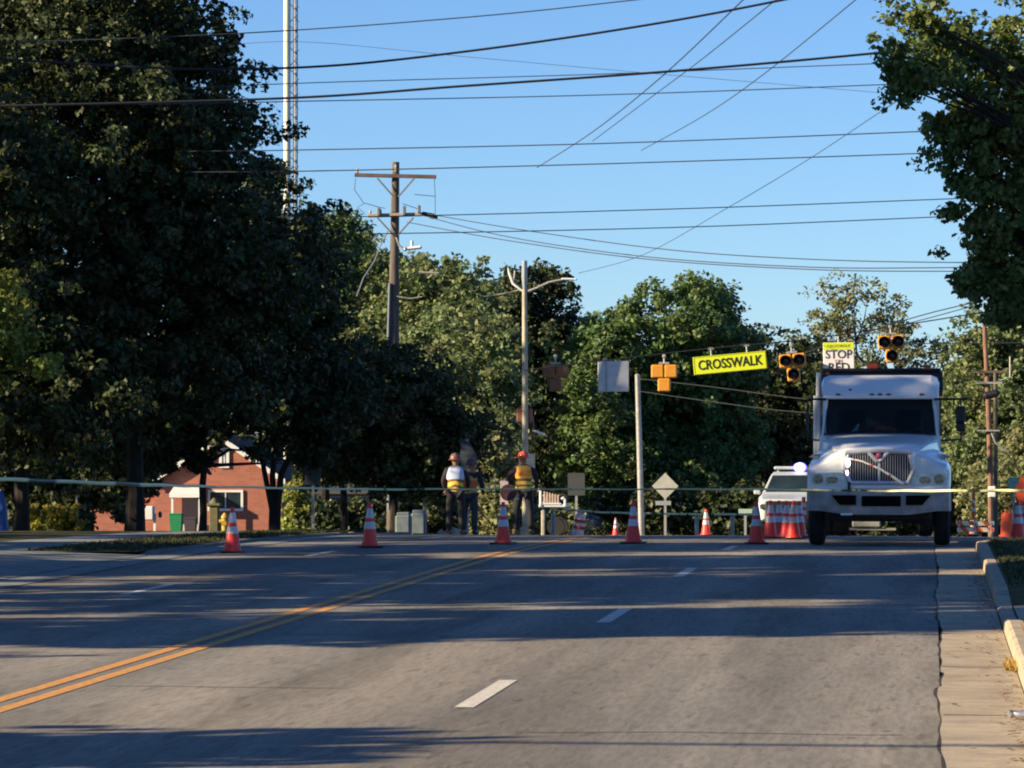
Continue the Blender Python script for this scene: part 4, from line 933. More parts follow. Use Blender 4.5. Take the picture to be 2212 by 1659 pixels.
    for s in (-1, 1):
        b = MB(); b.loft([[(s*.985, 1.9, 1.84), (s*.935, 1.9, 1.84), (s*.935, 2.0, 1.84), (s*.985, 2.0, 1.84)], [(s*.93, 2.25, zt+.02), (s*.875, 2.25, zt+.02), (s*.875, 2.35, zt+.02), (s*.93, 2.35, zt+.02)]], smooth=False); b.build('windscreen_pillar', W, t)
        b = MB(); b.box((s*.97, 3.4, 2.16), (.06, .3, .66)); b.build('rear_pillar', W, t)
    def rs(y, hw, z0_, z1_, c):
        return [(-hw, y, z0_), (hw, y, z0_), (hw+.01, y, z1_-c), (hw-.03, y, z1_-c*.3), (hw-c, y, z1_), (-hw+c, y, z1_), (-hw+.03, y, z1_-c*.3), (-hw-.01, y, z1_-c)]
    b = MB(); b.loft([rs(2.12, .93, zt, zt+.04, .02), rs(2.14, .96, zt-.02, zt+.10, .04), rs(2.30, .985, zt-.02, 2.76, .12), rs(2.50, .99, zt-.02, 2.86, .13), rs(3.5, .99, zt-.02, 2.87, .13)], smooth=False); b.build('cab_roof', W, t)
    for x in (zx(1805), zx(1880), zx(1898), zx(1917), zx(1990)):
        b = MB(); b.ball((x, 2.13, zt+.06), (.05, .03, .022)); b.build('marker_lamp', M['amber'], t)
    b = MB(); b.ball((zx(1832), 2.2, 2.60), (.045, .04, .03)); b.build('roof_horn', M['black'], t)
    # windscreen
    b = MB(); ws = []
    for (z, hw, y) in ((1.86, .945, 1.9), (2.15, .92, 2.06), (zt, .885, 2.25)):
        ws.append([(-hw, y, z), (-hw*.5, y-.05, z), (0, y-.07, z), (hw*.5, y-.05, z), (hw, y, z)])
    b.loft(ws, closed=False); b.build('windscreen', M['windscreen'], t)
    b = MB(); b.tube([(-.94, 1.87, 1.86), (-.47, 1.82, 1.865), (0, 1.80, 1.87), (.47, 1.82, 1.865), (.94, 1.87, 1.86)], .022, 6); b.tube([(-.88, 2.22, zt-.01), (0, 2.15, zt-.005), (.88, 2.22, zt-.01)], .018, 6); b.build('windscreen_seal', M['black'], t)
    for x in (-.5, .4):
        b = MB(); b.tube([(x, 1.80, 1.88), (x+.3, 1.84, 1.97)], .009, 5); b.build('wiper', M['black'], t)
    # interior
    b = MB(); b.box((0, 2.25, 1.84), (1.8, .5, .08)); b.build('dashboard', M['black'], t)
    b = MB(); b.box((0, 3.42, 2.1), (1.85, .06, .75)); b.build('cab_back_wall', mat('cab_trim', (.10, .11, .12), .8), t)
    for x in (-.5, .5):
        b = MB(); b.box((x, 2.95, 2.0), (.5, .15, .55), bev=.06); b.build('seat_back', M['under'], t)
    b = MB(); b.lathe((.5, 2.5, 1.98), [(.19, -.01), (.2, 0), (.19, .01), (.17, 0)], 18, 'Y'); b.build('steering_wheel', M['black'], t)
    # mirrors
    for s in (-1, 1):
        xo = 1.36 if s > 0 else -1.22
        b = MB(); b.tube([(s*.92, 2.12, 2.45), (xo+s*.12*(s > 0), 1.95, 2.45)], .022, 6); b.tube([(s*1.0, 2.1, 1.75), (xo, 1.95, 1.77)], .018, 6); b.tube([(xo, 1.95, 2.45), (xo, 1.95, 1.75)], .016, 6); ma = b.build('mirror_arm', M['black'], t)
        b = MB(); w_ = .16 if s > 0 else .05
        b.box((xo+.0, 1.93, 2.19), (w_, .08, .28), bev=.025); b.box((xo+.0, 1.93, 1.98), (w_, .08, .15), bev=.025); b.build('mirror', M['black'], ma)
    # exhaust stack
    b = MB(); b.tube([(zx(1754), 3.62, .8), (zx(1754), 3.62, 2.52)], .075, 10); b.tube([(zx(1756), 3.62, 2.52), (zx(1757), 3.62, 2.92)], .045, 10); ex_ = b.build('exhaust_stack', M['chrome'], t)
    # body behind the cab
    b = MB(); b.box((0.01, 5.9, 1.95), (2.04, 4.4, 1.1), bev=.03); b.box((.01, 3.72, 2.72), (2.10, .06, .42)); b.build('truck_body', mat('dark_truck_body', (.035, .035, .045), .7), t)
    b = MB(); b.tube([(-1.0, 3.66, 2.96), (1.02, 3.66, 2.96)], .035, 8); b.build('headboard_rail', M['black'], t)
    for (x, z, w_) in ((.80, 3.0, .12), (-.93, 2.9, .08), (-.15, 3.03, .2)):
        b = MB(); b.box((x, 3.66, z), (w_, .08, .09), bev=.02); b.build('beacon', M['red_lens'] if x != -.15 else M['orange'], t)
    # chassis, axle, wheels
    b = MB(); b.box((0, 4.2, .78), (.9, 7.4, .22)); b.box((0, 1.3, .55), (1.7, .14, .14)); b.box((0, .6, .62), (1.75, .7, .40), bev=.05); b.box((-.55, 2.6, .62), (.6, .7, .45), bev=.06); b.box((.55, 3.4, .58), (.55, 1.2, .5), bev=.1); b.box((0, 6.6, .52), (1.7, .3, .26), bev=.08); b.box((0, 6.6, .5), (.5, .5, .44), bev=.12); b.box((0, 8.0, .62), (1.9, .1, .55)); b.build('chassis', M['under'], t)
    b = MB(); b.box((-.28, 5.2, .27), (.5, .3, .14), bev=.02); b.box((-.17, 5.2, .17), (.82, .2, .04)); b.build('toolbox', M['galv'], t)
    for s in (-1, 1):
        for (y, dual) in ((1.3, 0), (6.6, 1)):
            for xx in ((s*1.04,) if not dual else (s*1.04, s*.75)):
                b = MB(); pr = [(.30, -.13), (.44, -.135), (.49, -.10), (.50, 0), (.49, .10), (.44, .135), (.30, .13)]
                b.lathe((xx, y, .50), pr, 28, 'X'); wh = b.build('wheel', M['rubber'], t)
                b = MB(); b.lathe((xx, y, .50), [(.05, -.05), (.29, -.10), (.29, .10), (.05, .05)], 18, 'X'); b.build('rim', M['bumper'], wh)
        b = MB(); b.box((s*1.10, 1.3, 1.0), (.14, 1.3, .12), bev=.04); b.build('wheel_arch_liner', M['under'], t)
    for s in (-1, 1):
        b = MB(); b.box((s*1.0, 7.5, .55), (.5, .02, .7)); b.build('mud_flap', M['black'], t)
    v = MB(); dx, dy, dz = zx(1908), 2.12, 1.94
    # crumpled vest on the dash: a low wrinkled sheet
    g = random.Random(5); vs = []; n = 12; m_ = 5
    for i in range(n):
        for j in range(m_):
            vs.append((X0+dx-.20+.4*i/(n-1)+g.uniform(-.01, .01), Y0+dy-.05+.14*j/(m_-1), gz(69.3)+dz-.045+.085*math.sin(math.pi*i/(n-1))**.5*math.sin(math.pi*(j+.4)/(m_))+g.uniform(0, .03)))
    v.add(vs, [(i*m_+j, (i+1)*m_+j, (i+1)*m_+j+1, i*m_+j+1) for i in range(n-1) for j in range(m_-1)], True)
    o = v.build('folded_vest', mat('vest_orange_dash', (.75, .16, .05), .7, 0, .5, 9)); tag(o, 'crumpled orange safety vest lying on the truck dashboard', 'safety vest')
    v = MB(); v.add([(X0+zx(1835), Y0+2.02, gz(69.3)+1.90), (X0+zx(1848), Y0+2.04, gz(69.3)+1.90), (X0+zx(1853), Y0+2.12, gz(69.3)+2.03), (X0+zx(1850), Y0+2.12, gz(69.3)+2.04)], [(0, 1, 2, 3)])
    o = v.build('paper_sheet', M['sign_white']); md = o.modifiers.new('s', 'SOLIDIFY'); md.thickness = .004; tag(o, 'white paper propped on the left of the truck dashboard', 'paper')
truck()

# ------------------------------------------------------------------ police car
def police_car():
    Y = 110; t = thing('police_car', 'white police car with a roof light bar half hidden behind the truck', 'police car', foot(1714, Y)); W = mat('shade_toned_white', (.42, .46, .50), .3, 0, .05, 2)  # white paint greyed and cooled so the car reads as shaded
    hw = .98
    def sec(y, w_, z0, z1, r=.1): return [(-w_, y, z0), (w_, y, z0), (w_, y, z1-r), (w_-r, y, z1), (-w_+r, y, z1), (-w_, y, z1-r)]
    b = MB(); b.loft([sec(0, .80, .45, .85), sec(.1, .92, .38, .98), sec(.9, .97, .36, 1.05), sec(1.4, .98, .36, 1.1), sec(4.3, .98, .36, 1.12), sec(4.9, .93, .45, 1.05)]); b.build('body', W, t)
    b = MB(); b.loft([sec(1.35, .90, 1.05, 1.12, .03), sec(2.05, .70, 1.06, 1.62, .08), sec(2.3, .68, 1.06, 1.68, .08), sec(4.2, .68, 1.06, 1.66, .08), sec(4.8, .8, 1.05, 1.12, .03)], smooth=False); b.build('cabin', W, t)
    b = MB(); b.add([(-.80, 1.40, 1.13), (.80, 1.40, 1.13), (.63, 2.01, 1.57), (-.63, 2.01, 1.57)], [(0, 1, 2, 3)]); o = b.build('windscreen', M['glass_dark'], t); o.location = (0, -.02, .02)
    for s in (-1, 1):
        b = MB(); b.box((s*.74, -.02, .78), (.32, .08, .14), bev=.03); b.build('headlamp', M['lens'], t)
        for y in (.9, 3.9):
            b = MB(); b.lathe((s*.86, y, .36), [(.2, -.1), (.34, -.11), (.36, 0), (.34, .11), (.2, .1)], 22, 'X'); wh = b.build('wheel', M['rubber'], t)
            b = MB(); b.lathe((s*.86, y, .36), [(.03, -.08), (.2, -.1), (.2, .1), (.03, .08)], 14, 'X'); b.build('rim', M['galv'], wh)
        b = MB(); b.box((s*1.03, 1.5, 1.14), (.18, .1, .13), bev=.03); b.build('mirror', W, t)
    b = MB(); b.box((0, -.03, .70), (1.5, .08, .46), bev=.05); b.build('grille', M['black'], t)
    b = MB(); b.box((0, -.06, .48), (1.5, .12, .16), bev=.04); b.build('bumper', M['black'], t)
    b = MB(); b.box((0, 2.5, 1.78), (1.22, .3, .09), bev=.03); b.box((-.5, 2.5, 1.70), (.06, .1, .1)); b.box((.5, 2.5, 1.70), (.06, .1, .1)); lb = b.build('light_bar', mat('light_bar_clear', (.45, .52, .55), .2), t)
    b = MB(); b.ball((.10, 2.25, 1.80), (.14, .08, .12), 14, 10); b.build('flashing_lamp', mat('blue_white_strobe', (.7, .7, 1), .3, emit=((.55, .55, 1.0), 2.6)), lb)
    b = MB(); b.ball((.10, 2.36, 1.80), (.19, .07, .14), 16, 10); b.build('blue_halo', mat('blue_halo_glow', (.1, .1, .6), .3, emit=((.16, .12, .75), 1.1)), lb)  # added glowing shell imitating the blue halo around the flashing lamp
police_car()
# ------------------------------------------------------------------ people
def skin_mesh(name, J, E, m, parent, sub=2, root=None):
    """J: {joint: ((x,y,z), radius)}, E: pairs of joints -> one smooth skinned mesh"""
    ks = list(J); idx = {k: i for i, k in enumerate(ks)}
    me = bpy.data.meshes.new('tmp'); me.from_pydata([J[k][0] for k in ks], [(idx[a], idx[b_]) for a, b_ in E], [])
    o = bpy.data.objects.new('tmp', me); C.objects.link(o)
    o.modifiers.new('sk', 'SKIN'); s = o.modifiers.new('ss', 'SUBSURF'); s.levels = sub; s.render_levels = sub
    sk = me.skin_vertices[0].data
    for k in ks:
        r = J[k][1]; sk[idx[k]].radius = (r, r) if not isinstance(r, tuple) else r; sk[idx[k]].use_root = (k == (root or ks[0]))
    bpy.context.view_layer.update(); dg = bpy.context.evaluated_depsgraph_get()
    m2 = bpy.data.meshes.new_from_object(o.evaluated_get(dg)); bpy.data.objects.remove(o)
    m2.materials.clear(); m2.materials.append(m); m2.polygons.foreach_set('use_smooth', [True]*len(m2.polygons))
    q = bpy.data.objects.new(name, m2); C.objects.link(q); q.parent = parent; return q
def person(label, px, Y, rz, arms, lean=0, helmet=True, vest=None, sleeve='dark_shirt', trouser='denim', h=1.74, yoke=None, headturn=0, spread=.13):
    t = thing('person', label, 'person', foot(px, Y), rz); k = h/1.74
    ly = math.sin(lean)
    def v(x, y, z): return (x*k, (y + max(0, z-.95)*math.tan(lean))*k, z*k)
    J = {'pelvis': (v(0, 0, .95), .12), 'waist': (v(0, 0, 1.08), (.13, .10)), 'chest': (v(0, 0, 1.28), (.145, .10)), 'collar': (v(0, 0, 1.41), (.11, .08)), 'neck': (v(0, .01, 1.49), .052),
         'jaw': (v(0, .03, 1.545), .07), 'head': (v(0, .015, 1.62), .092), 'crown': (v(0, 0, 1.695), .07)}
    E = [('pelvis', 'waist'), ('waist', 'chest'), ('chest', 'collar'), ('collar', 'neck'), ('neck', 'jaw'), ('jaw', 'head'), ('head', 'crown')]
    hx, hy = math.sin(headturn), math.cos(headturn)
    J['nose'] = (v(hx*.105, .02+hy*.105, 1.61), .014); E.append(('head', 'nose'))
    for s in (-1, 1):
        J['ear%d' % s] = (v(s*.09*hy, .02-s*.09*hx, 1.615), .014); E.append(('head', 'ear%d' % s))
        n = 'L' if s < 0 else 'R'; a = arms[0] if s < 0 else arms[1]
        J['hip'+n] = (v(s*.095, 0, .90), .095); J['knee'+n] = (v(s*(spread), .01, .50), .062); J['calf'+n] = (v(s*spread, -.02, .36), .058); J['ank'+n] = (v(s*(spread+.01), -.02, .09), .036)
        J['heel'+n] = (v(s*(spread+.01), -.05, .035), .035); J['toe'+n] = (v(s*(spread+.035), .17, .03), .03)
        E += [('pelvis', 'hip'+n), ('hip'+n, 'knee'+n), ('knee'+n, 'calf'+n), ('calf'+n, 'ank'+n), ('ank'+n, 'heel'+n), ('ank'+n, 'toe'+n)]
        J['sh'+n] = (v(s*.18, 0, 1.40), .06); J['el'+n] = (v(*a[0]), .042); J['wr'+n] = (v(*a[1]), .028); 
        w_ = Vector(a[1]); dr = (Vector(a[1])-Vector(a[0])).normalized(); pm = w_ + dr*.07
        J['palm'+n] = (v(*pm), .034)
        E += [('collar', 'sh'+n), ('sh'+n, 'el'+n), ('el'+n, 'wr'+n), ('wr'+n, 'palm'+n)]
        sd = dr.cross(Vector((0, 1, .2))).normalized(); cu = Vector((0, .6, -.2))
        for i in range(4):
            st = pm + sd*(-.03+.02*i) + dr*.02; ln = (.036, .042, .04, .032)[i]
            J['f%s%d' % (n, i)] = (v(*(st+dr*ln)), .0095); J['g%s%d' % (n, i)] = (v(*(st+dr*ln*1.6+cu*.03)), .008)
            E += [('palm'+n, 'f%s%d' % (n, i)), ('f%s%d' % (n, i), 'g%s%d' % (n, i))]
        J['th'+n] = (v(*(pm-sd*.045-dr*.01+cu*.02)), .011); J['tt'+n] = (v(*(pm-sd*.055+dr*.025+cu*.035)), .009); E += [('palm'+n, 'th'+n), ('th'+n, 'tt'+n)]
    skin_mesh('body', J, E, M['skin'], t, 1)
    gr = lambda r, a: tuple(q+a for q in r) if isinstance(r, tuple) else r+a
    ks = ['pelvis', 'hipL', 'hipR', 'kneeL', 'kneeR', 'calfL', 'calfR', 'ankL', 'ankR']
    Jt = {q: (J[q][0], gr(J[q][1], .016 if 'ank' not in q else .034)) for q in ks}; Jt['pelvis'] = (v(0, 0, .97), (.15, .115))
    skin_mesh('trousers', Jt, [('pelvis', 'hipL'), ('pelvis', 'hipR'), ('hipL', 'kneeL'), ('hipR', 'kneeR'), ('kneeL', 'calfL'), ('kneeR', 'calfR'), ('calfL', 'ankL'), ('calfR', 'ankR')], M[trouser], t, 2)
    Js = {q: (J[q][0], gr(J[q][1], .014)) for q in ('waist', 'chest', 'collar', 'shL', 'shR', 'elL', 'elR', 'wrL', 'wrR')}
    skin_mesh('shirt', Js, [('waist', 'chest'), ('chest', 'collar'), ('collar', 'shL'), ('collar', 'shR'), ('shL', 'elL'), ('shR', 'elR'), ('elL', 'wrL'), ('elR', 'wrR')], M[sleeve], t, 2)
    for n in 'LR':
        c = Vector(J['ank'+n][0]); tb = Vector(J['toe'+n][0]); b = MB()
        b.loft([[(c.x+.05*math.cos(q)*wd, yy, max(0.002, zz+hh*math.sin(q))) for q in [2*math.pi*i/8 for i in range(8)]] for yy, wd, zz, hh in ((c.y-.09, .6, .05, .04), (c.y-.05, 1, .06, .058), (c.y+.05, .95, .055, .055), (tb.y-.03, 1.05, .04, .038), (tb.y+.04, .6, .03, .025))])
        b.build('boot', M['black'], t)
    if vest:
        b = MB(); secs = []
        for (z, wx, wy) in ((.90, .175, .135), (.98, .172, .135), (1.10, .165, .125), (1.25, .182, .13), (1.36, .185, .12), (1.43, .17, .11), (1.46, .10, .075)):
            c = Vector(v(0, 0, z)); secs.append([(c.x+wx*k*math.copysign(abs(math.cos(q))**.8, math.cos(q)), c.y+wy*k*math.sin(q), c.z) for q in [2*math.pi*i/20 for i in range(20)]])
        b.loft(secs, cap=False); o = b.build('vest', vest, t); md = o.modifiers.new('s', 'SOLIDIFY'); md.thickness = .006
        if yoke:
            b = MB(); secs = []
            for (z, wx, wy) in ((1.20, .195, .145), (1.30, .20, .14), (1.38, .20, .13), (1.44, .16, .11), (1.475, .10, .08)):
                c = Vector(v(0, 0, z)); secs.append([(c.x+wx*k*math.copysign(abs(math.cos(q))**.8, math.cos(q)), c.y+wy*k*math.sin(q), c.z) for q in [2*math.pi*i/20 for i in range(20)]])
            b.loft(secs, cap=False); b.build('shoulder_cape', yoke, t)
    hc = Vector(v(0, .01, 1.635))
    if helmet:
        b = MB(); b.lathe(hc, [(.145, -.02), (.148, -.01), (.118, .0), (.115, .05), (.09, .095), (.04, .122), (.005, .127)], 18)
        b.box(hc+Vector((0, 0, .11)), (.03, .2, .04), bev=.01); b.box(hc+Vector((hx*.13, hy*.13, -.01)), (.16, .1, .012), rz=-headturn); b.build('hard_hat', helmet, t)
    else:
        b = MB(); b.ball(hc+Vector((0, -.012, .0)), (.095, .11, .10)); b.build('hair', M['dark_shirt'], t)
    return t
B1, B2 = (.80, .50, .07), (.16, .085, .02)
vest1 = bands('orange_vest_chevrons', 2, [(0, B1), (1.0, B2), (1.05, B1), (1.13, B2), (1.19, B1), (1.27, B2), (1.31, B1)], .6, 2.0, .35)
vest2 = bands('yellow_orange_vest', 2, [(0, (.85, .62, .12)), (1.02, (.18, .11, .02)), (1.06, (.85, .52, .08)), (1.13, (.16, .10, .02)), (1.19, (.85, .55, .08)), (1.23, (.95, .30, .03)), (1.36, (.95, .55, .06))], .6, 2.0, .05)
M['reflect'] = mat('pale_blue_cape', (.52, .62, .85), .6, 0, .15, 8)
person('worker seen from behind in a chevron vest with a pale blue yoke, left of two', 984, 85, .05, (((-.27, .04, 1.16), (-.23, .16, .98)), ((.27, .05, 1.17), (.25, .2, 1.02))), 0, mat('brown_hard_hat', (.20, .085, .06), .45), vest1, h=1.68, yoke=M['reflect'])
person('stooping worker in grey trousers and orange vest behind the chevron-vest worker', 1014, 87, -.2, (((-.22, .12, 1.1), (-.1, .3, 1.0)), ((.27, .1, 1.12), (.22, .3, 1.0))), R(14), mat('brown_cap', (.14, .08, .07), .6), bands('plain_orange_vest', 2, [(0, (.62, .34, .06)), (.95, (.6, .14, .03)), (1.15, (.62, .34, .06)), (1.25, (.03, .02, .03))], .6, 2.0), trouser='grey_cloth', h=1.60)
person('worker in an orange hard hat and bright vest beside the middle cone', 1131, 86, .12, (((-.34, .0, 1.20), (-.30, .10, .99)), ((.28, .02, 1.16), (.27, .12, .94))), 0, M['helmet'], vest2, headturn=R(-60), h=1.74, spread=.15)
def paddle():
    c = at(1098, 1064, 85.6); t = thing('sign_paddle', 'dark round paddle with pale backing held at the hard-hat worker\'s left side', 'paddle', c)
    b = MB(); b.lathe((0, 0, 0), [(.17, -.008), (.175, 0), (.17, .008)], 20, 'Y'); b.build('disc', mat('dark_maroon_disc', (.05, .015, .025), .5, 0, .8, 12), t)
    b = MB(); b.box((-.09, .03, 0), (.17, .012, .50)); b.build('backing_board', mat('pale_pink_board', (.42, .36, .38), .6), t)
    b = MB(); b.tube([(.12, .015, -.10), (.22, .02, -.14)], .015, 6); b.build('handle', M['cone_white'], t)
paddle()

# ------------------------------------------------------------------ house
def house():
    Y = 225; f = foot(470, Y); k = Y/FPX
    t = thing('brick_house', 'red brick gabled house with white trim behind the left trees', 'house', f)
    q = lambda px, py: ((px-470)*k, (1158-py)*k)
    pk, le, re = q(480, 950), q(318, 1048), q(622, 1044)
    b = MB(); b.prism([q(330, 1160), q(612, 1160), q(612, 1036), pk, q(330, 1044)], 0, 9); wl = b.build('wall', M['brick'], t)
    b = MB()
    for (e, s) in ((le, -1), (re, 1)):
        d_ = Vector((e[0]-pk[0], 0, e[1]-pk[1])); L = d_.length
        nx, nz = -d_.z/L*s*-1, d_.x/L*s
        a = Vector((pk[0], 0, pk[1])); n_ = Vector((0, 0, .16))
        b.add([a+Vector((0, -.4, .02)), a+d_+Vector((0, -.4, .02)), a+d_+n_+Vector((0, -.4, .02)), a+n_+Vector((0, -.4, .02)), a+Vector((0, 9.3, .02)), a+d_+Vector((0, 9.3, .02)), a+d_+n_+Vector((0, 9.3, .02)), a+n_+Vector((0, 9.3, .02))],
              [(0, 1, 2, 3), (7, 6, 5, 4), (3, 2, 6, 7), (0, 4, 5, 1), (1, 5, 6, 2)])
    b.build('roof', M['roof'], t)
    for e in (le, re):
        d_ = Vector((e[0]-pk[0], 0, e[1]-pk[1])); a = Vector((pk[0], -.44, pk[1]+.2)); b = MB()
        b.add([a, a+d_, a+d_-Vector((0, 0, .30)), a-Vector((0, 0, .30)), a+Vector((0, .06, 0)), a+d_+Vector((0, .06, 0)), a+d_-Vector((0, -.06, .30)), a-Vector((0, -.06, .30))], [(0, 1, 2, 3), (7, 6, 5, 4), (0, 4, 5, 1), (3, 2, 6, 7), (1, 5, 6, 2)])
        b.build('barge_board', M['white'], t)
    def window(x0, x1, y0, y1, fr=.12, m=M['glass_dark']):
        a, c = q(x0, y1), q(x1, y0); b = MB()
        w_, h_ = c[0]-a[0], c[1]-a[1]; cx, cz = (a[0]+c[0])/2, (a[1]+c[1])/2
        b.box((cx, -.05, c[1]-fr/2), (w_, .1, fr)); b.box((cx, -.05, a[1]+fr/2), (w_, .1, fr)); b.box((a[0]+fr/2, -.05, cz), (fr, .1, h_-2*fr)); b.box((c[0]-fr/2, -.05, cz), (fr, .1, h_-2*fr)); b.box((cx, -.04, cz), (fr*.4, .06, h_-2*fr))
        o = b.build('window', M['white'], t); b = MB(); b.box((cx, -.02, cz), (w_-2*fr, .03, h_-2*fr)); b.build('pane', m, o)
    window(474, 496, 968, 1012, .16, mat('grey_pane', (.25, .27, .30), .2))
    window(449, 527, 1060, 1106, .13)
    a = q(410, 1150); b = MB(); b.box((a[0], -.04, a[1]+1.0), (.95, .08, 2.05)); b.build('door', mat('dark_door', (.03, .022, .028), .4), t)
    b = MB(); p0, p1 = q(376, 1066), q(440, 1055); b.loft([[(p0[0], -.02, p1[1]+.1), (p1[0], -.02, p1[1]+.1)], [(p0[0]-.1, -1.2, p0[1]-.06), (p1[0]+.1, -1.2, p0[1]-.06)], [(p0[0]-.1, -1.2, p0[1]-.25), (p1[0]+.1, -1.2, p0[1]-.25)]], closed=False, smooth=False)
    o = b.build('awning', M['white'], t); md = o.modifiers.new('s', 'SOLIDIFY'); md.thickness = .05
    for x in (378, 438):
        p = q(x, 1150); b = MB(); b.box((p[0], -1.1, 1.2), (.12, .12, 2.3)); b.build('awning_post', M['white'], t)
    p = q(418, 1140); b = MB(); b.box((p[0], -.75, .32), (1.9, 1.4, .5)); b.build('porch', mat('porch_concrete', (.55, .48, .42), .8), t)
    b = MB(); p = q(610, 1100); b.tube([(p[0], -.08, 0), (p[0], -.08, 2.7)], .05, 6); b.build('downpipe', M['white'], t)
    # lower wing on the left
    b = MB(); b.prism([q(175, 1160), q(330, 1160), q(330, 1052), q(175, 1052)], 1.5, 8); b.build('wing_wall', M['brick'], t)
    a, c = q(165, 1052), q(340, 1052); b = MB(); b.box(((a[0]+c[0])/2-.03, 4.6, a[1]+.12), (c[0]-a[0], 7.6, .22)); b.build('wing_roof', M['white'], t)
house()
def cream_house():
    Y = 238; f = foot(800, Y); k = Y/FPX; t = thing('cream_house', 'low cream house glimpsed through the gap under the dark trees', 'house', f)
    q = lambda px, py: ((px-800)*k, (1158-py)*k)
    b = MB(); b.prism([q(690, 1160), q(985, 1160), q(985, 1066), q(690, 1066)], 0, 7); b.build('wall', mat('cream_siding', (.50, .46, .36), .8, 0, .2, 2), t)
    b = MB(); r0, r1, r2, r3 = q(680, 1068), q(995, 1068), q(960, 1030), q(715, 1030)
    b.add([(r0[0], -.4, r0[1]), (r1[0], -.4, r1[1]), (r2[0], 3.5, r2[1]), (r3[0], 3.5, r3[1]), (r0[0], 7.4, r0[1]), (r1[0], 7.4, r1[1])], [(0, 1, 2, 3), (5, 4, 3, 2), (0, 3, 4), (1, 5, 2), (0, 4, 5, 1)]); b.build('roof', M['roof'], t)
    for px in (730, 800, 870, 940):
        a = q(px, 1105); b = MB(); b.box((a[0], -.03, a[1]+.25), (1.0, .08, 1.2)); o = b.build('window', M['white'], t); b = MB(); b.box((a[0], -.06, a[1]+.25), (.8, .06, 1.0)); b.build('pane', M['glass_dark'], o)
cream_house()
def bin_(name, label, px, Y, m, w_=.62, h_=.95):
    t = thing(name, label, 'bin', foot(px, Y))
    b = MB(); b.loft([[(-w_*s, -w_*s, z), (w_*s, -w_*s, z), (w_*s, w_*s, z), (-w_*s, w_*s, z)] for s, z in ((.40, 0), (.5, h_), (.5, h_+.02))], smooth=False); b.build('body', m, t)
    b = MB(); b.box((0, 0, h_+.06), (w_*1.06, w_*1.06, .08), bev=.03); b.build('lid', m, t)
    b = MB(); b.tube([(-w_*.4, w_*.55, .1), (w_*.4, w_*.55, .1)], .1, 8); b.build('wheels', M['black'], t)
bin_('wheelie_bin', 'green wheelie bin in front of the brick house', 381, 200, M['green_bin'])
bin_('wheelie_bin', 'dark grey bin right of the green bin', 412, 203, M['bin_grey'], .6, .75)
def hydrant():
    t = thing('garden_pillar', 'olive stone pillar between the trunk and the yellow playground post', 'pillar', foot(463, 150)); m = mat('olive_stone', (.13, .12, .06), .9, 0, .3, 5)
    b = MB(); b.box((0, 0, .5), (.34, .34, 1.1), bev=.03); b.build('shaft', m, t)
    b = MB(); b.box((0, 0, 1.1), (.5, .5, .1), bev=.02); b.lathe((0, 0, 1.15), [(.2, 0), (.12, .12), (.04, .2)], 10); b.build('cap', m, t)
    t = thing('fire_hydrant', 'yellow fire hydrant just left of the first cone', 'fire hydrant', foot(486, 130)); m = mat('yellow_enamel', (.42, .28, .03), .5, 0, .3, 9)
    b = MB(); b.lathe((0, 0, -.05), [(.16, 0), (.16, .08), (.11, .1), (.11, .55), (.13, .57), (.13, .61), (.10, .66), (.04, .74)], 16); b.build('barrel', m, t)
    b = MB(); b.lathe((0, 0, .42), [(.06, -.19), (.065, -.12), (.065, .12), (.06, .19)], 10, 'X'); b.build('outlet', m, t)
    b = MB(); b.lathe((0, -.02, .36), [(.09, -.18), (.09, -.1), (.07, 0)], 12, 'Y'); b.build('pumper_outlet', m, t)
hydrant()
def panel():
    o = leaf_mesh('clipped_hedge', [lobe(62+14*i, 1124, 17, 34, 97, .22) for i in range(8)], 16000, .045, leafmat('olive_hedge_leaves', (.38, .33, .05), .3, .02, .3), None, 61, .12, .3, 30, rag=.6); tag(o, 'clipped olive yellow hedge between two dark trunks at the left', 'hedge')
    b = MB(); b.box((0, 0, .42), (.05, .05, .92), bev=.01); b.box((0, 0, .9), (.07, .07, .04)); o = b.build('garden_post', M['concrete_pole']); o.location = foot(166, 97); tag(o, 'thin pale post at the right end of the olive hedge', 'post')
    b = MB(); vs = []; b.loft([[(-.22+r*math.cos(a)*.2, r*math.sin(a)*.2, z) for a in [6.283*i/10 for i in range(10)]] for r, z in ((1.2, 0), (.9, .3), (.8, .6), (.25, .95), (.05, 1.0))])
    o = b.build('covered_umbrella', M['blue_tarp']); o.location = foot(20, 92); o.scale = (.8, .8, 1); tag(o, 'blue tarp bundled upright at the far left edge', 'tarp')
panel()
# concrete blocks and white slatted rack near the people
def block(px, Y, w_, h_, label, m):
    b = MB(); b.box((0, 0, h_/2), (w_, .5, h_), bev=.05); b.box((0, 0, h_+.03), (w_*.8, .35, .08), bev=.02); o = b.build('planter_box', m); o.location = foot(px, Y); tag(o, label, 'planter', 'grey planters left of the workers')
bm = mat('blue_grey_concrete', (.13, .17, .19), .9, 0, .25, 5)
block(872, 112, .42, .55, 'left grey concrete planter beside the two workers', bm); block(905, 113, .40, .62, 'right grey concrete planter beside the two workers', bm)
def gate_posts():
    for px, Y, h_, lab in ((918, 118, 1.1, 'pale timber post behind the grey planters'), (798, 120, 1.0, 'thin pale post right of the second cone')):
        b = MB(); b.box((0, 0, h_/2), (.1, .1, h_), bev=.015); b.box((0, 0, h_), (.14, .14, .05), bev=.01); o = b.build('timber_post', M['concrete_pole']); o.location = foot(px, Y); tag(o, lab, 'post')
gate_posts()
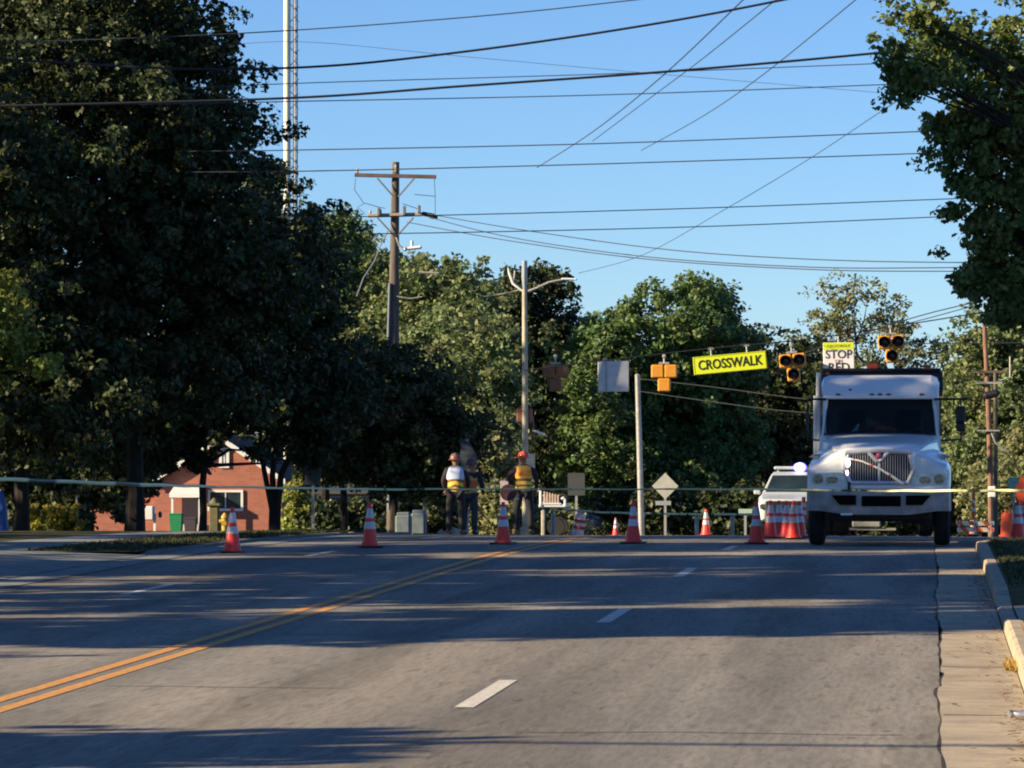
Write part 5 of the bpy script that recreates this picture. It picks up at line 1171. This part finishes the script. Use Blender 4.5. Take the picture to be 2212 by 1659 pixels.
def trailer():
    Y = 135; f = foot(1192, Y); k = Y/FPX; t = thing('flatbed_trailer', 'white railed trailer carrying a slatted crate behind the hard-hat worker', 'trailer', f)
    q = lambda px, py: ((px-1192)*k, (1157-py)*k)
    a, c = q(1168, 1092), q(1226, 1092); b = MB(); b.box(((a[0]+c[0])/2, 0, a[1]), (c[0]-a[0], 1.4, .10), bev=.02); b.box(((a[0]+c[0])/2, -.7, a[1]+.07), (c[0]-a[0]-.3, .05, .05)); b.build('deck', M['white'], t)
    for (px, h_) in ((1172, 32), (1225, 14)):
        p = q(px, 1092-h_); b = MB(); b.tube([(p[0], -.7, a[1]), (p[0], -.7, p[1]), (p[0]-.05, -.7, p[1]+.05), (p[0]-.12, -.7, p[1])], .045, 7); b.build('hoop', M['white'], t)
    b = MB(); p = q(1177, 1125); b.box((p[0], -.6, .42), (.13, .13, .85), bev=.03); b.build('prop', M['concrete_pole'], t)
    for y in (-.6, .6):
        b = MB(); b.lathe((q(1205, 1100)[0], y, .3), [(.15, -.08), (.28, -.09), (.3, 0), (.28, .09), (.15, .08)], 18, 'Y'); b.build('wheel', M['rubber'], t)
    cr = thing('slatted_crate', 'beige slatted crate standing on the white trailer', 'crate', f+Vector((q(1192, 1000)[0], 0, a[1]+.05)))
    m = mat('beige_slats', (.50, .38, .32), .7)
    for i in range(6):
        b = MB(); b.box((-.22+.09*i, -.3, .22-.012*i), (.05, .03, .40-.025*i)); b.build('slat', m, cr)
    for z in (.06, .28):
        b = MB(); b.box((0, -.27, z), (.56, .03, .05)); b.build('rail', m, cr)
    b = MB(); b.box((0, 0, .15), (.52, .5, .26), bev=.02); b.build('box', mat('crate_inner', (.25, .17, .15), .8), cr)
    bb = thing('spare_wheel', 'dark wheel leaning at the right end of the white trailer', 'wheel', f+Vector((q(1217, 1000)[0], -.1, a[1]+.22)))
    b = MB(); b.lathe((0, 0, 0), [(.08, -.06), (.16, -.07), (.18, 0), (.16, .07), (.08, .06)], 18, 'Y'); b.build('tyre', M['rubber'], bb)
    b = MB(); b.lathe((0, 0, 0), [(.02, -.03), (.08, -.04), (.08, .04), (.02, .03)], 12, 'Y'); b.build('hub', M['bin_grey'], bb)
trailer()
def drum(px, Y, label, m1, m2, s=1.0, tilt=0, grp=None):
    t = thing('traffic_drum', label, 'traffic drum', foot(px, Y), 0, grp)
    def r(h): return (.29-.05*h)*s
    b = MB(); b.lathe((0, 0, 0), [(.36*s, 0), (.36*s, .06*s), (r(.06), .07*s), (r(1), .95*s), (.18*s, 1.0*s)], 18); b.build('body', m1, t)
    for (h0, h1) in ((.3, .45), (.6, .75)):
        b = MB(); b.lathe((0, 0, 0), [(r(h0)+.004, h0*s), (r(h1)+.004, h1*s)], 18); b.build('band', m2, t)
    b = MB(); b.tube([(-.1*s, 0, 1.0*s), (-.08*s, 0, 1.08*s), (.08*s, 0, 1.08*s), (.1*s, 0, 1.0*s)], .02*s, 6); b.build('handle', m1, t)
    t.rotation_euler[1] = tilt; return t
drum(1247, 118, 'pale tilted drum with pink stripes below the dark rectangular sign', mat('pink_white_drum', (.62, .52, .54), .6, 0, .3, 6), M['red_lens'], .62, R(10))
drum(2176, 88, 'orange drum at the right edge beside the big cone', M['orange'], M['orange'], .50)
# dark low parked car far behind the people
def low_car(px, Y, label, m):
    t = thing('parked_car', label, 'car', foot(px, Y))
    b = MB(); b.loft([[(x, y, z) for y, z in ((-.85, .35), (-.88, .8), (-.7, h_), (.7, h_), (.88, .8), (.85, .35))] for x, h_ in ((-2.1, .82), (-1.9, .9), (-1.1, .95), (-.5, 1.4), (.9, 1.42), (1.6, .98), (2.1, .85))], smooth=False); b.build('body', m, t)
    b = MB(); b.box((.2, -.80, 1.12), (1.5, .06, .26), bev=.02); b.build('side_window', M['glass_dark'], t)
    for x in (-1.35, 1.35):
        b = MB(); b.lathe((x, -.78, .33), [(.18, -.1), (.31, -.11), (.33, 0), (.31, .1), (.18, .1)], 18, 'Y'); b.build('wheel', M['rubber'], t)
low_car(1200, 190, 'dark blue car parked low behind the white trailer', mat('navy_car_paint', (.02, .03, .07), .3))
low_car(2105, 215, 'black car parked beyond the orange barricades', mat('black_car_paint', (.015, .015, .02), .3))
# barricades
def barricade(px, Y, w_, label):
    t = thing('barricade', label, 'barricade', foot(px, Y, .05), 0, 'sunlit barricades right of the truck')
    m, tt, bb = nodes_mat('striped_board'); tc = tt.nodes.new('ShaderNodeTexCoord'); mp = tt.nodes.new('ShaderNodeMapping'); mp.inputs['Rotation'].default_value = (0, R(35), 0)
    wv = tt.nodes.new('ShaderNodeTexWave'); wv.inputs['Scale'].default_value = 1.6; wv.bands_direction = 'X'
    r = tt.nodes.new('ShaderNodeValToRGB'); r.color_ramp.interpolation = 'CONSTANT'; e = r.color_ramp.elements; e[0].color = (.85, .16, .03, 1); e[1].color = (.8, .74, .6, 1); e[1].position = .5
    link(tt, tc.outputs['Object'], mp.inputs[0]); link(tt, mp.outputs[0], wv.inputs[0]); link(tt, wv.outputs[0], r.inputs[0]); link(tt, r.outputs[0], bb.inputs['Base Color'])
    for z in (.09, .22):
        b = MB(); b.box((0, -.02, z), (w_, .03, .09)); b.build('board', m, t)
    for x in (-w_*.38, w_*.38):
        b = MB(); b.tube([(x, -.15, 0), (x, 0, .28), (x, .15, 0)], .018, 6); b.build('leg', M['galv'], t)
barricade(2090, 84, .42, 'left sunlit orange and white barricade right of the truck'); barricade(2122, 85, .48, 'right sunlit orange and white barricade in front of the brown pole')
def delineator(px, Y, h_, label):
    t = thing('delineator_post', label, 'delineator', foot(px, Y)); b = MB(); b.tube([(0, 0, .04), (0, 0, h_)], .04, 10); b.build('post', M['orange'], t)
    b = MB(); b.lathe((0, 0, 0), [(.17, 0), (.15, .05), (.05, .07)], 12); b.build('base', M['black'], t)
    for z in (.62, .8):
        b = MB(); b.lathe((0, 0, z*h_), [(.044, -.04), (.044, .04)], 10); b.build('band', M['cone_white'], t)
delineator(1736, 80, .78, 'orange-brown delineator post squeezed between the cones and the truck wheel')
delineator(2103, 100, 1.05, 'thin orange-topped delineator right of the truck')
# leaf litter
b = MB(); g = random.Random(12)
for i in range(420):
    y = g.uniform(21, 60); x = .63-abs(g.gauss(0, .10)) if i % 4 else g.uniform(-.6, .5); a = g.uniform(0, 6.28); r_ = g.uniform(.012, .03)
    if abs(x-.06) < .03: continue
    z = gz(y)+.014; b.add([(x+r_*math.cos(a+q), y+r_*1.4*math.sin(a+q), z+g.uniform(0, .012)) for q in (0, 1.4, 3.1, 4.6)], [(0, 1, 2, 3)])
o = b.build('fallen_leaves', mat('dry_brown_leaf', (.22, .12, .05), .9, 0, .6, 3)); tag(o, 'small dry leaves gathered along the right kerb', 'leaf litter', kind='stuff')
# crushed can in the gutter
def can():
    t = thing('crushed_can', 'small crushed silver can lying in the gutter at the lower right', 'litter', at(2196, 1552, 27.7)+Vector((0, 0, 0)))
    t.location.z = .045
    b = MB(); b.tube([(-.05, 0, 0), (-.02, .01, .004), (.03, -.008, -.003), (.07, 0, 0)], [.033, .024, .03, .034], 12); b.build('shell', mat('crushed_aluminium', (.55, .55, .56), .3, .8, .3, 30), t)
    b = MB(); b.lathe((.072, 0, 0), [(.034, 0), (.03, .006), (.028, .004)], 12, 'X'); b.build('rim', M['black'], t)
can()
